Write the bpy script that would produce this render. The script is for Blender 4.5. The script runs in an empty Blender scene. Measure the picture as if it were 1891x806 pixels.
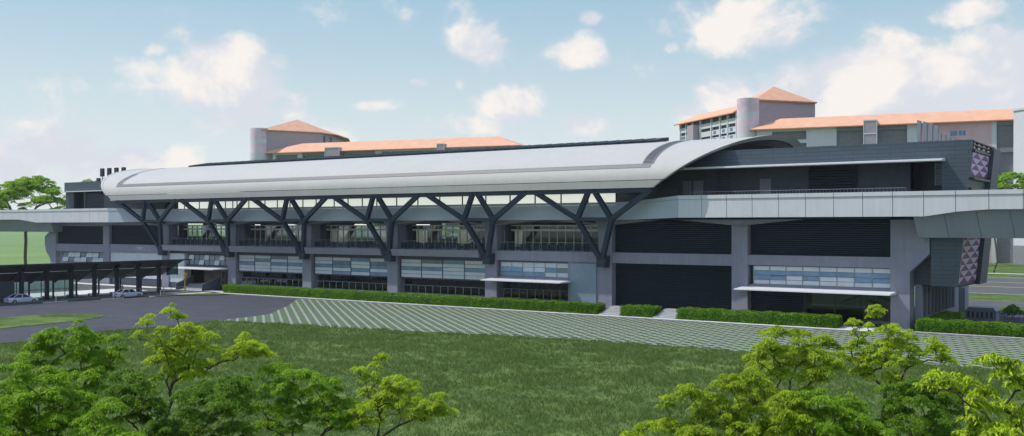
import bpy, bmesh, math, random
import numpy as np
from mathutils import Vector
R = math.radians
sc = bpy.context.scene
COL = sc.collection

# ---------------------------------------------------------------- camera, sky, sun, exposure
cd = bpy.data.cameras.new('camera'); cam = bpy.data.objects.new('camera', cd); COL.objects.link(cam)
cam.location = (0, 0, 12.4); cam.rotation_euler = (R(90), 0, R(34.97))
cd.sensor_width = 36; cd.lens = 36*1850/1891; cd.shift_y = 14/1891
cd.clip_start = 0.5; cd.clip_end = 8000
sc.camera = cam
SUN_DIR = Vector((-.52, -.28, .81)).normalized()      # towards the sun
sun_el = math.asin(SUN_DIR.z)
sl = bpy.data.lights.new('sun', 'SUN'); sl.energy = 3.6; sl.angle = R(.53); sl.color = (1, .95, .87)
so = bpy.data.objects.new('sun', sl); COL.objects.link(so)
so.rotation_euler = SUN_DIR.to_track_quat('Z', 'Y').to_euler(); so.location = (-60, -60, 90)
sc.view_settings.view_transform = 'Standard'; sc.view_settings.look = 'None'
sc.view_settings.exposure = 0; sc.view_settings.gamma = 1; sc.view_settings.use_curve_mapping = False

W = bpy.data.worlds.new('World'); sc.world = W; W.use_nodes = True
nt = W.node_tree; nt.nodes.clear()
class N:
    """tiny node helper"""
    def __init__(s, nt): s.nt = nt
    def new(s, t, **k):
        n = s.nt.nodes.new(t)
        for a, b in k.items(): setattr(n, a, b)
        return n
    def link(s, a, b): s.nt.links.new(a, b)
    def put(s, sock, v):
        if isinstance(v, (int, float, tuple, list)): sock.default_value = v
        else: s.nt.links.new(v, sock)
    def m(s, op, a, b=None, c=None, clamp=False):
        n = s.nt.nodes.new('ShaderNodeMath'); n.operation = op; n.use_clamp = clamp
        s.put(n.inputs[0], a)
        if b is not None: s.put(n.inputs[1], b)
        if c is not None: s.put(n.inputs[2], c)
        return n.outputs[0]
    def mix(s, f, a, b):
        n = s.nt.nodes.new('ShaderNodeMix'); n.data_type = 'RGBA'
        s.put(n.inputs[0], f); s.put(n.inputs[6], a); s.put(n.inputs[7], b)
        return n.outputs[2]
    def sstep(s, v, a, b, to0=0., to1=1.):
        n = s.nt.nodes.new('ShaderNodeMapRange'); n.interpolation_type = 'SMOOTHSTEP'
        s.put(n.inputs[0], v); n.inputs[1].default_value = a; n.inputs[2].default_value = b
        n.inputs[3].default_value = to0; n.inputs[4].default_value = to1
        return n.outputs[0]
    def noise(s, vec, scale, detail=4, rough=.55, dist=0):
        n = s.nt.nodes.new('ShaderNodeTexNoise')
        if vec is not None: s.put(n.inputs['Vector'], vec)
        n.inputs['Scale'].default_value = scale; n.inputs['Detail'].default_value = detail
        n.inputs['Roughness'].default_value = rough; n.inputs['Distortion'].default_value = dist
        return n.outputs[0]

def build_world():
    n = N(nt)
    tc = n.new('ShaderNodeTexCoord'); D = tc.outputs['Generated']
    sky = n.new('ShaderNodeTexSky'); sky.sky_type = 'NISHITA'; sky.sun_disc = False
    sky.sun_elevation = sun_el
    sky.sun_rotation = math.atan2(SUN_DIR.x, SUN_DIR.y)
    sky.air_density = 1.0; sky.dust_density = 1.5; sky.ozone_density = 1.5
    sep = n.new('ShaderNodeSeparateXYZ'); n.link(D, sep.inputs[0])
    x, y, z = sep.outputs
    az = n.m('ARCTAN2', n.m('MULTIPLY', x, -1), y)        # 0 = +Y, positive to the left
    el = n.m('ARCSINE', z)
    # pale humid air near the horizon
    hz = n.sstep(el, 0.0, .26, 1, 0)
    base = n.mix(.62, sky.outputs[0], SKY['tint'])
    base = n.mix(n.m('MULTIPLY', hz, SKY['hazef']), base, SKY['haze'])
    
    base = n.mix(n.sstep(el, .24, .75), base, SKY['zenith'])
    # clouds : noise in (azimuth, elevation) of the world, denser round given headings
    cx = n.new('ShaderNodeCombineXYZ'); n.link(az, cx.inputs[0]); n.link(n.m('MULTIPLY', el, 1.25), cx.inputs[1])
    n1 = n.noise(cx.outputs[0], 9, 8, .58, .25)
    n2 = n.noise(cx.outputs[0], 30, 6, .6, .1)
    nn = n.m('ADD', n.m('MULTIPLY', n1, .75), n.m('MULTIPLY', n2, .25))
    mask = None
    for (u, v, ru, rv, w) in CLOUDS:
        a0 = R(34.97)-math.atan((u-945.5)/1850); e0 = math.atan((417-v)/1850*math.cos(math.atan((u-945.5)/1850)))
        ra, re = ru*1.25/1850, rv*1.25/1850
        g = n.m('ADD', n.m('POWER', n.m('ABSOLUTE', n.m('DIVIDE', n.m('SUBTRACT', az, a0), ra)), 2),
                n.m('POWER', n.m('ABSOLUTE', n.m('DIVIDE', n.m('SUBTRACT', el, e0), re)), 2))
        g = n.m('MULTIPLY', n.m('POWER', 2.718, n.m('MULTIPLY', g, -1)), w)
        mask = g if mask is None else n.m('MAXIMUM', mask, g)
    # elsewhere in the sky: scattered clouds too
    far = n.sstep(n.m('ABSOLUTE', n.m('SUBTRACT', az, R(34.97))), .55, .75)
    mask = n.m('MAXIMUM', mask, n.m('MULTIPLY', far, .16))
    nn = n.m('ADD', n.m('MULTIPLY', n.m('SUBTRACT', nn, .5), 1.65), .5)
    dens = n.m('ADD', nn, mask)
    cov = n.sstep(dens, .63, .88)
    soft = n.sstep(dens, .54, .90)
    # lit tops, cooler greyer bases, from the thickness gradient towards the sun
    shv = n.new('ShaderNodeVectorMath'); shv.operation = 'ADD'; n.link(cx.outputs[0], shv.inputs[0]); shv.inputs[1].default_value = (.02, .035, 0)
    ns = n.noise(shv.outputs[0], 9, 8, .58, .25)
    lit = n.sstep(n.m('SUBTRACT', n1, ns), -.10, .10)
    ccol = n.mix(lit, SKY['cdark'], SKY['clit'])
    a = n.m('ADD', n.m('MULTIPLY', cov, .80), n.m('MULTIPLY', soft, .14))
    a = n.m('MULTIPLY', a, n.sstep(el, -.02, .02))
    col = n.mix(a, base, ccol)
    bg = n.new('ShaderNodeBackground'); n.link(col, bg.inputs[0]); bg.inputs[1].default_value = SKY['strength']
    out = n.new('ShaderNodeOutputWorld'); n.link(bg.outputs[0], out.inputs[0])
# colours are radiances before the 0.1 strength
SKY = dict(zenith=(3.1, 5.1, 8.6, 1), strength=.1, hazef=.95, haze=(8.1, 8.7, 8.7, 1), tint=(4.5, 7.0, 8.5, 1), cdark=(7.3, 7.5, 8.2, 1), clit=(9.9, 9.3, 8.8, 1))
CLOUDS = [(430,140,80,55,.60),(400,100,45,28,.40),(470,190,75,50,.50),(530,200,50,40,.42),(290,90,18,12,.34),(90,280,90,34,.50),(200,300,90,34,.50),(20,310,60,40,.50),(330,305,60,28,.42),
          (890,85,45,28,.42),(850,62,22,14,.36),(900,100,30,16,.36),(1075,97,62,30,.48),(1095,33,26,14,.38),(1240,88,16,12,.36),(1340,40,120,45,.42),(1270,10,70,26,.38),(1440,70,60,28,.32),(1390,20,60,26,.36),
          (1600,160,125,56,.85),(1540,150,62,44,.7),(1670,145,75,48,.75),(1600,118,70,28,.6),(1720,185,70,44,.7),(1330,180,52,36,.50),(1280,205,40,26,.42),(1500,190,50,30,.4),
          (1800,165,95,56,.85),(1860,110,65,44,.7),(1850,70,50,20,.42),(1775,25,52,20,.42),(1880,180,60,50,.6),
          (940,200,55,28,.44),(1075,228,50,24,.44),(690,195,55,12,.34),(960,185,26,18,.38),(775,152,20,8,.34),(850,155,12,11,.34),(610,255,60,24,.34),(880,232,60,18,.34),(1190,290,180,20,.30)]
build_world()

# ---------------------------------------------------------------- materials
M = {}
def mat(name, col, rough=.6, metal=0, var=.12, scale=1.2, spec=.3, bump=0, streak=0):
    m = bpy.data.materials.new(name); m.use_nodes = True; n = N(m.node_tree)
    b = m.node_tree.nodes['Principled BSDF']
    b.inputs['Roughness'].default_value = rough; b.inputs['Metallic'].default_value = metal
    b.inputs['Specular IOR Level'].default_value = spec
    geo = n.new('ShaderNodeNewGeometry')
    P = geo.outputs['Position']
    f = n.noise(P, scale, 5, .6)
    if streak:
        mp = n.new('ShaderNodeMapping'); n.link(P, mp.inputs[0]); mp.inputs[3].default_value = (1.3, 1.3, .12)
        f = n.m('ADD', n.m('MULTIPLY', f, 1-streak), n.m('MULTIPLY', n.noise(mp.outputs[0], 1.6, 4, .6), streak))
    lo = tuple(c*(1-var) for c in col)+(1,); hi = tuple(min(1, c*(1+var)) for c in col)+(1,)
    c = n.mix(n.sstep(f, .3, .7), lo, hi)
    n.link(c, b.inputs['Base Color'])
    if bump:
        bp = n.new('ShaderNodeBump'); bp.inputs['Strength'].default_value = bump; bp.inputs['Distance'].default_value = .05
        n.link(n.noise(P, scale*8, 4, .6), bp.inputs['Height']); n.link(bp.outputs[0], b.inputs['Normal'])
    M[name] = m; return m
mat('grey_paint', (.24,.245,.31), .65, var=.11, scale=.35, streak=.5)
mat('grey_paint_dark', (.075,.09,.115), .65, var=.1)
mat('parapet_paint', (.60,.61,.65), .5, var=.05, scale=.3, streak=.5)
mat('parapet_inner', (.40,.46,.54), .5, var=.05, scale=.3, streak=.4)
mat('girder_paint', (.235,.265,.31), .6, var=.07, scale=.3, streak=.4)
mat('steel', (.022,.040,.064), .45, var=.08)
mat('louvre', (.018,.034,.052), .5, var=.1)
mat('shutter', (.013,.025,.040), .5, var=.1)
mat('roof_white', (.475,.465,.445), .7, var=.05, scale=.3, streak=.6)
mat('roof_grey', (.155,.155,.17), .5, var=.05)
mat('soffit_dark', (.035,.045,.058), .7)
mat('white_metal', (.72,.73,.75), .4, var=.03)
mat('solar', (.008,.012,.02), .5, var=.1)
mat('panel_pale', (.50,.56,.62), .35, var=.05)
mat('panel_white', (.56,.60,.66), .35, var=.04)
mat('pane_blue', (.19,.29,.41), .15, var=.15, scale=.6)
mat('pane_grey', (.20,.24,.28), .15, var=.15, scale=.6)
mat('blue_panel', (.25,.32,.40), .4, var=.05)
mat('mullion', (.58,.62,.62), .4)
mat('frame_dark', (.03,.04,.05), .4)
mat('frame_light', (.26,.29,.33), .4)
mat('interior', (.17,.155,.14), .8, var=.4, scale=.25)
mat('interior_floor', (.25,.25,.25), .6)
mat('concrete', (.40,.41,.42), .8, var=.1, scale=.8, bump=.1)
mat('field_hazed', (.36,.43,.25), .95, var=.05, scale=.01)  # pale because distance haze is put into the colour
mat('field_near', (.16,.25,.075), .95, var=.12, scale=.02)
mat('concrete_pale', (.62,.63,.62), .8, var=.08, scale=.8)
mat('asphalt', (.058,.060,.075), .9, var=.16, scale=.25, bump=.2)
mat('asphalt_far', (.10,.10,.105), .9, var=.12, scale=.25)
mat('road_paint', (.7,.7,.68), .7)
mat('road_yellow', (.5,.42,.10), .7)
mat('shelter_dark', (.018,.022,.027), .5)
mat('shelter_under', (.035,.04,.045), .6)
mat('purple', (.25,.015,.19), .5, var=.05)
mat('pale_tri', (.52,.52,.62), .5, var=.05)
mat('hdb_white', (.60,.62,.65), .7, var=.05, scale=.1, streak=.4)
mat('hdb_grey', (.22,.24,.27), .7, var=.1)
mat('hdb_mauve', (.38,.33,.37), .7, var=.06)
mat('hdb_recess', (.20,.215,.23), .8, var=.1)
mat('hdb_pink', (.62,.42,.44), .7, var=.15, scale=.12)
mat('roof_orange', (.74,.40,.26), .7, var=.06, scale=.3)
mat('roof_orange_dark', (.58,.24,.13), .7)
mat('hdb_blue', (.12,.24,.42), .3)
mat('car_paint', (.52,.55,.66), .25, var=.02)
mat('car_glass', (.01,.012,.02), .08)
mat('tyre', (.015,.015,.016), .8)
mat('rim', (.38,.33,.20), .35, metal=.6)
mat('yellow_paint', (.55,.38,.06), .5)
mat('bark', (.085,.07,.05), .9, var=.3, scale=3, bump=.4)
mat('bark_pale', (.20,.165,.12), .9, var=.35, scale=2, bump=.4)
mat('skin', (.42,.26,.18), .6); mat('cloth_white', (.65,.66,.70), .8); mat('cloth_dark', (.05,.055,.08), .8); mat('hair', (.015,.012,.01), .6)
mat('cabinet', (.20,.22,.28), .5, var=.1)
mat('red_light', (.35,.02,.02), .3)

def mat_cladding():
    m = bpy.data.materials.new('cladding'); m.use_nodes = True; n = N(m.node_tree); b = m.node_tree.nodes['Principled BSDF']
    geo = n.new('ShaderNodeNewGeometry'); sp = n.new('ShaderNodeSeparateXYZ'); n.link(geo.outputs['Position'], sp.inputs[0])
    cb = n.new('ShaderNodeCombineXYZ'); n.link(n.m('ADD', sp.outputs[0], sp.outputs[1]), cb.inputs[0]); n.link(sp.outputs[2], cb.inputs[1])
    br = n.new('ShaderNodeTexBrick'); n.link(cb.outputs[0], br.inputs['Vector'])
    br.inputs['Scale'].default_value = 1; br.inputs['Brick Width'].default_value = 2.9; br.inputs['Row Height'].default_value = .48
    br.inputs['Mortar Size'].default_value = .03; br.inputs['Mortar Smooth'].default_value = .1
    br.inputs['Color1'].default_value = (.050,.073,.103,1); br.inputs['Color2'].default_value = (.062,.086,.118,1); br.inputs['Mortar'].default_value = (.028,.036,.046,1)
    n.link(br.outputs[0], b.inputs['Base Color']); b.inputs['Roughness'].default_value = .5
    M['cladding'] = m
mat_cladding()
def mat_glass(name, tint, t=.5, rough=.03):
    m = bpy.data.materials.new(name); m.use_nodes = True; n = N(m.node_tree); m.node_tree.nodes.clear()
    tr = n.new('ShaderNodeBsdfTransparent'); tr.inputs[0].default_value = tint+(1,)
    gl = n.new('ShaderNodeBsdfGlossy'); gl.inputs[0].default_value = (.8,.85,.9,1); gl.inputs[1].default_value = rough
    fr = n.new('ShaderNodeFresnel'); fr.inputs[0].default_value = 1.5
    mx = n.new('ShaderNodeMixShader'); n.link(n.m('ADD', n.m('MULTIPLY', fr.outputs[0], .3 if name == 'glass_hall' else .8), .02), mx.inputs[0])
    n.link(tr.outputs[0], mx.inputs[1]); n.link(gl.outputs[0], mx.inputs[2])
    out = n.new('ShaderNodeOutputMaterial'); n.link(mx.outputs[0], out.inputs[0]); M[name] = m
mat_glass('glass', (.62,.68,.66)); mat_glass('glass_dark', (.30,.36,.36)); mat_glass('glass_hall', (.75,.80,.78)); mat_glass('glass_green', (.84,.90,.86))
def mat_emit(name, col, s):
    m = bpy.data.materials.new(name); m.use_nodes = True; b = m.node_tree.nodes['Principled BSDF']
    b.inputs['Base Color'].default_value = col+(1,); b.inputs['Emission Color'].default_value = col+(1,); b.inputs['Emission Strength'].default_value = s
    b.inputs['Roughness'].default_value = .3; M[name] = m
mat_emit('sky_glow', (.86,.90,.80), .72); mat_emit('tube_light', (1,1,1), 1.6)  # pane glow stands in for sky behind the platform; tubes are lamps
mat_emit('gallery_glow', (.62,.60,.52), .28); mat_emit('hall_glow', (.60,.68,.58), .16)  # added glow for gallery panels and the hall backdrop, no lamps

def mat_ground():
    m = bpy.data.materials.new('lawn'); m.use_nodes = True; n = N(m.node_tree); b = m.node_tree.nodes['Principled BSDF']
    P = n.new('ShaderNodeNewGeometry').outputs['Position']
    f1 = n.noise(P, .16, 5, .65, .8); f2 = n.noise(P, 1.1, 6, .7, .6); f3 = n.noise(P, 6, 4, .7)
    f = n.m('ADD', n.m('MULTIPLY', f1, .5), n.m('ADD', n.m('MULTIPLY', f2, .32), n.m('MULTIPLY', f3, .18)))
    c = n.mix(n.sstep(f, .36, .62), (.036,.074,.016,1), (.155,.215,.062,1))
    n.link(c, b.inputs['Base Color']); b.inputs['Roughness'].default_value = .95; b.inputs['Specular IOR Level'].default_value = .1
    bp = n.new('ShaderNodeBump'); bp.inputs['Strength'].default_value = .8; bp.inputs['Distance'].default_value = .2
    n.link(n.m('ADD', f2, n.m('MULTIPLY', f3, .5)), bp.inputs['Height']); n.link(bp.outputs[0], b.inputs['Normal'])
    M['lawn'] = m
    # grass filled concrete paving: a square lattice turned 40 degrees
    m = bpy.data.materials.new('pavers'); m.use_nodes = True; n = N(m.node_tree); b = m.node_tree.nodes['Principled BSDF']
    P = n.new('ShaderNodeNewGeometry').outputs['Position']; sp = n.new('ShaderNodeSeparateXYZ'); n.link(P, sp.inputs[0])
    X, Y = sp.outputs[0], sp.outputs[1]
    a = n.m('ADD', n.m('MULTIPLY', X, .762), n.m('MULTIPLY', Y, -.647))
    c = n.m('ADD', n.m('MULTIPLY', X, .647), n.m('MULTIPLY', Y, .762))
    wob = n.m('MULTIPLY', n.m('SUBTRACT', n.noise(P, 3.2, 3), .5), .26)
    def stripes(v, period, w):
        fr = n.m('FRACT', n.m('DIVIDE', n.m('ADD', n.m('ADD', v, 1000), wob), period))
        d = n.m('ABSOLUTE', n.m('SUBTRACT', fr, .5))
        return n.sstep(d, w/period/2-.03, w/period/2+.03, 1, 0)
    s = n.m('MAXIMUM', stripes(c, 1.12, .33), n.m('MULTIPLY', stripes(a, 1.55, .44), .85))
    gr = n.mix(n.sstep(n.noise(P, 1.2, 5, .7), .35, .65), (.022,.072,.010,1), (.065,.15,.020,1))
    cc = n.mix(n.noise(P, .9, 4, .6), (.20,.205,.205,1), (.38,.355,.36,1))
    s = n.m('MULTIPLY', s, n.sstep(n.noise(P, .7, 5, .7), .22, .42, .6, 1))
    n.link(n.mix(s, gr, cc), b.inputs['Base Color']); b.inputs['Roughness'].default_value = .95; b.inputs['Specular IOR Level'].default_value = .15
    M['pavers'] = m
mat_ground()
def mat_leaf(name, dark, light, trans=.35):
    m = bpy.data.materials.new(name); m.use_nodes = True; n = N(m.node_tree); m.node_tree.nodes.clear()
    at = n.new('ShaderNodeAttribute'); at.attribute_name = 'tint'
    c = n.mix(at.outputs['Fac'], dark+(1,), light+(1,))
    pb = n.new('ShaderNodeBsdfPrincipled'); n.link(c, pb.inputs['Base Color']); pb.inputs['Roughness'].default_value = .5; pb.inputs['Specular IOR Level'].default_value = .2
    tr = n.new('ShaderNodeBsdfTranslucent'); n.link(n.mix(.5, c, tuple(min(1, x*1.6) for x in light)+(1,)), tr.inputs[0])
    mx = n.new('ShaderNodeMixShader'); mx.inputs[0].default_value = trans
    n.link(pb.outputs[0], mx.inputs[1]); n.link(tr.outputs[0], mx.inputs[2])
    out = n.new('ShaderNodeOutputMaterial'); n.link(mx.outputs[0], out.inputs[0]); M[name] = m
mat_leaf('leaf_a', (.03,.09,.003), (.50,.64,.03), .36); mat_leaf('leaf_c', (.028,.09,.003), (.26,.43,.02), .34)
mat_leaf('leaf_b', (.03,.10,.003), (.36,.56,.02), .36)
mat_leaf('leaf_far', (.08,.20,.012), (.42,.60,.06), .48)
mat_leaf('leaf_hedge', (.035,.11,.003), (.24,.44,.015), .32)
mat_leaf('leaf_grass', (.034,.070,.014), (.19,.27,.06), .34)

# ---------------------------------------------------------------- object helpers
ORG = {}                                    # world origin of every thing and part
def props(o, label=None, cat=None, group=None, kind=None):
    if label: o['label'] = label
    if cat: o['category'] = cat
    if group: o['group'] = group
    if kind: o['kind'] = kind
    return o
def thing(name, loc, label, cat, group=None, rz=0):
    o = bpy.data.objects.new(name, None); COL.objects.link(o); o.location = loc; o.rotation_euler = (0, 0, rz)
    o.empty_display_size = .5
    props(o, label, cat, group); ORG[o.name] = (Vector(loc), rz)
    return o
class MB:
    def __init__(s): s.v = []; s.f = []; s.mi = []; s.tint = None
    def add(s, vs, fs, mi=0):
        k = len(s.v); s.v += [tuple(p) for p in vs]; s.f += [tuple(i+k for i in f) for f in fs]; s.mi += [mi]*len(fs); return s
    def box(s, x0, x1, y0, y1, z0, z1, mi=0):
        if x0 > x1: x0, x1 = x1, x0
        if y0 > y1: y0, y1 = y1, y0
        if z0 > z1: z0, z1 = z1, z0
        return s.add([(x0,y0,z0),(x1,y0,z0),(x1,y1,z0),(x0,y1,z0),(x0,y0,z1),(x1,y0,z1),(x1,y1,z1),(x0,y1,z1)],
              [(0,3,2,1),(4,5,6,7),(0,1,5,4),(1,2,6,5),(2,3,7,6),(3,0,4,7)], mi)
    def prism(s, poly, a, b, axis='y', mi=0):
        """polygon (2-D) extruded from a to b along an axis; y: poly=(x,z)  x: poly=(y,z)  z: poly=(x,y)"""
        f = {'y': lambda p, t: (p[0], t, p[1]), 'x': lambda p, t: (t, p[0], p[1]), 'z': lambda p, t: (p[0], p[1], t)}[axis]
        n = len(poly); vs = [f(p, a) for p in poly]+[f(p, b) for p in poly]
        fs = [tuple(range(n)), tuple(range(2*n-1, n-1, -1))]+[(i, (i+1) % n+0, (i+1) % n+n, i+n) for i in range(n)]
        return s.add(vs, fs, mi)
    def bar(s, p, q, w, h=None, up=(0, 0, 1), mi=0):
        h = h or w; p = Vector(p); q = Vector(q); d = (q-p).normalized(); u = Vector(up)
        if abs(d.dot(u)) > .98: u = Vector((1, 0, 0))
        a = d.cross(u).normalized(); b = a.cross(d).normalized()
        vs = [e+a*i*w/2+b*j*h/2 for e in (p, q) for i, j in ((-1,-1),(1,-1),(1,1),(-1,1))]
        return s.add(vs, [(0,1,2,3),(7,6,5,4),(0,4,5,1),(1,5,6,2),(2,6,7,3),(3,7,4,0)], mi)
    def tube(s, pts, rad, n=8, mi=0, cap=True):
        pts = [Vector(p) for p in pts]; rings = []
        if not isinstance(rad, (list, tuple)): rad = [rad]*len(pts)
        for i, p in enumerate(pts):
            d = (pts[min(i+1, len(pts)-1)]-pts[max(i-1, 0)]).normalized()
            u = Vector((0, 0, 1)) if abs(d.z) < .95 else Vector((1, 0, 0))
            a = d.cross(u).normalized(); b = a.cross(d)
            rings.append([p+(a*math.cos(t)+b*math.sin(t))*rad[i] for t in [2*math.pi*k/n for k in range(n)]])
        vs = [v for r in rings for v in r]
        fs = [(i*n+k, i*n+(k+1) % n, (i+1)*n+(k+1) % n, (i+1)*n+k) for i in range(len(pts)-1) for k in range(n)]
        if cap: fs += [tuple(range(n-1, -1, -1)), tuple(range((len(pts)-1)*n, len(pts)*n))]
        return s.add(vs, fs, mi)
    def build(s, name, m, parent=None, local=False, smooth=False, label=None, cat=None, group=None, kind=None, fixn=True):
        me = bpy.data.meshes.new(name)
        v = s.v; org = Vector((0, 0, 0)); rz = 0
        if parent is not None: org, rz = ORG[parent.name]
        elif not local and kind is None and v:
            a = np.array(v); c = (a.min(0)+a.max(0))/2; org = Vector((float(c[0]), float(c[1]), float(a[:, 2].min())))
        if not local: v = [(p[0]-org.x, p[1]-org.y, p[2]-org.z) for p in v]
        me.from_pydata(v, [], s.f)
        ms = m if isinstance(m, (list, tuple)) else [m]
        for k in ms: me.materials.append(M[k] if isinstance(k, str) else k)
        if len(ms) > 1: me.polygons.foreach_set('material_index', s.mi)
        if smooth: me.polygons.foreach_set('use_smooth', [True]*len(s.f))
        if fixn:
            bm = bmesh.new(); bm.from_mesh(me); bmesh.ops.recalc_face_normals(bm, faces=bm.faces)
            if smooth:
                for e in bm.edges: e.smooth = len(e.link_faces) == 2 and e.calc_face_angle(9) < .6
            bm.to_mesh(me); bm.free()
        if s.tint is not None:
            at = me.attributes.new('tint', 'FLOAT', 'FACE'); at.data.foreach_set('value', s.tint)
        o = bpy.data.objects.new(name, me); COL.objects.link(o)
        if parent is not None: o.parent = parent
        elif not local: o.location = org
        ORG[o.name] = (org, rz)
        props(o, label, cat, group, kind); return o
def copy_tree(o, parent=None):
    c = o.copy(); COL.objects.link(c); c.parent = parent
    for ch in list(o.children): copy_tree(ch, c)
    return c
def flat(name, poly, z, m, kind='structure'):
    b = MB(); b.add([(x, y, z) for x, y in poly], [tuple(range(len(poly)))])
    o = b.build(name, m, local=True, kind=kind, fixn=False)
    if o.data.polygons[0].normal.z < 0: o.data.flip_normals()
    return o

# ---------------------------------------------------------------- ground and roads
flat('ground', [(-4000,-600),(3000,-600),(3000,4500),(-4000,4500)], 0, 'lawn')
PAV = [(-127.3,118.6),(-122,112.5),(-117.2,107.2),(-112.6,101),(-108.4,95.9),(-107.2,92),(-106.9,88.9),(-106.6,85.2),(-96.5,86.6),(-85.5,88),(-74.2,90.2),(-62.4,92.6),(-50,93.6),(-36.8,94),(-23.3,94.6),(-10,95.2),(10,96),(40,97),(40,121.4),(-28,121.2),(-31,118.9),(-60,118.9),(-100,118.9)]
flat('pale_field', [(-2600,140),(-255,140),(-330,260),(-420,420),(-420,1500),(-2600,1500)], .02, 'field_near')  # paler than the lawn, part of the distance haze put into the colour
flat('paver_field', PAV, .012, 'pavers')
ASP = [(-300,40),(-103,40),(-103.6,50),(-104.4,55.4),(-103.2,58),(-106.3,69),(-105.8,73),(-104.9,79.6),(-106,84),(-106.9,88.9),(-108.4,95.9),(-112.6,101),(-117.2,107.2),(-122,112.5),(-127.3,118.6),(-149,118.9),(-151,112),(-152.5,104),(-153.5,95),(-154.3,85),(-155,60),(-300,60)]
flat('driveway', ASP, .008, 'asphalt')
ISL = [(-142,60),(-133.2,66),(-133,70.6),(-133.4,75.3),(-132.6,79),(-131,81),(-128.4,82),(-125.6,81.8),(-123,79.6),(-121.5,76.8),(-120,70.6),(-119,63),(-118.8,56),(-121,49),(-130,46),(-140,50)]
flat('island_grass', [(x*.985-1.9, y*.97+2) for x, y in ISL], .05, 'lawn')
# walkway under the shelter and the paved apron before the building
b = MB(); b.prism([(-155.3,60),(-154.5,85),(-153.7,95),(-152.7,104),(-151.2,112),(-149,118.9),(-149,124.3),(-215,124.3),(-215,60)], 0, .13, 'z')
b.build('footpath', 'asphalt_far', local=True, kind='structure')
flat('path_strip', [(-215,120.6),(-149,120.6),(-149,123.4),(-215,123.4)], .14, 'concrete_pale'); flat('path_strip', [(-175,60),(-165,60),(-165,116),(-175,116)], .14, 'concrete_pale')
flat('path_strip', [(-157.2,112.5),(-151.3,112.5),(-149.5,118.4),(-157.2,118.4)], .14, 'concrete_pale')
b = MB(); b.prism([(-149,118.7),(-31.5,118.7),(-28.5,121.2),(40,121.2),(40,121.7),(-28.4,121.7),(-29,121.7),(-29,124.3),(-149,124.3)], 0, .15, 'z')
b.build('pavement', 'concrete_pale', local=True, kind='structure')
b = MB(); b.prism([(-149,118.5),(-31.6,118.5),(-28.6,121),(40,121),(40,121.2),(-28.5,121.2),(-31.5,118.7),(-149,118.7)], 0, .153, 'z')
b.build('kerb', 'grey_paint', local=True, kind='structure')
b = MB()
edge = [(-103,40),(-103.6,50),(-104.4,55.4),(-103.2,58),(-106.3,69),(-105.8,73),(-104.9,79.6),(-106.2,84)]
for p, q in zip(edge, edge[1:]): b.bar(p+(.03,), q+(.03,), .18, .12)
b.build('lawn_kerb', 'asphalt_far', local=True, kind='structure')
flat('verge', [(-152.4,106),(-149.6,118),(-143,118.3),(-149,112),(-151.4,106)], .14, 'lawn')
# roads beyond the station
def strip(name, y0, y1, z, m, x0=-115, x1=400): return flat(name, [(x0,y0),(x1,y0),(x1,y1),(x0,y1)], z, m)
strip('far_road', 199, 263, .012, 'asphalt_far'); strip('near_road', 167, 181, .012, 'asphalt_far')
for y in (222, 240): strip('road_line', y, y+.9, .02, 'road_yellow')
strip('road_line', 262, 262.5, .02, 'road_paint'); strip('road_line', 199.6, 200, .02, 'road_paint')
strip('service_yard', 134, 160, .012, 'asphalt', -27, 60)
strip('far_footpath', 283, 286, .012, 'concrete_pale', -60)
# rise at the end of the field, left, distance haze put into its colour
b = MB(); rng = random.Random(3); n = 60; hv = []
for i in range(n+1):
    x = -2600+i*55
    for j, (yy, hh) in enumerate(((1500, 0), (1750, 14), (2100, 26), (2600, 0))):
        hv.append((x, yy, hh*(1+.35*math.sin(i*.4)+.2*math.sin(i*1.3+j))-.2))
hf = [(i*4+j, (i+1)*4+j, (i+1)*4+j+1, i*4+j+1) for i in range(n) for j in range(3)]
b.add(hv, hf); b.build('hills', 'field_hazed', local=True, kind='structure', smooth=True)

# ---------------------------------------------------------------- the station
ST = thing('train_station', (-110, 124, 0), 'long grey elevated train station with a white curved roof on dark branching steel struts', 'train station')
def CX(i): return -29.4-20.12*i           # right edge of column i
GL = lambda: None
def louvre(name, x0, x1, y, z0, z1, m='louvre', pitch=.27, parent=ST):
    b = MB(); b.box(x0, x1, y+.22, y+.3, z0, z1)
    z = z0+pitch*.5
    while z < z1-.03:
        b.add([(x0,y,z-.05),(x1,y,z-.05),(x1,y+.2,z+.09),(x0,y+.2,z+.09),(x0,y+.02,z-.1),(x1,y+.02,z-.1)], [(0,1,2,3),(4,5,1,0),(3,2,5,4)])
        z += pitch
    b.box(x0, x0+.12, y-.02, y+.25, z0, z1); b.box(x1-.12, x1, y-.02, y+.25, z0, z1)
    return b.build(name, m, parent)
for i in range(10):
    x1 = CX(i); x0 = x1-2.2; xc = (x0+x1)/2; b = MB()
    if i == 0: b.prism([(x0,0),(x1,0),(x1,6.9),(-27.2,9.05),(-27.2,10.9),(x1+.6,13.1),(x0,13.1)], 124.2, 126.4)
    elif i == 9: b.prism([(x0,0),(x1,0),(x1,13.1),(x0,13.1),(x0-.6,10.9),(x0-2.2,10.0),(x0-2.2,8.0),(x0-1.6,6.6),(x0,5)], 124.2, 126.4)
    else: b.box(x0, x1, 124.2, 126.4, 0, 12.55)
    b.build('column', 'grey_paint', ST)
    b = MB(); l = 8.2
    b.prism([(xc-(l if i < 9 else 1.1),13.18),(xc+(l if i else 1.1),13.18),(xc+1.1,12.5),(xc-1.1,12.5)], 123.0, 126.45)
    if 0 < i < 9: b.build('crosshead', 'grey_paint', ST)
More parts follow.
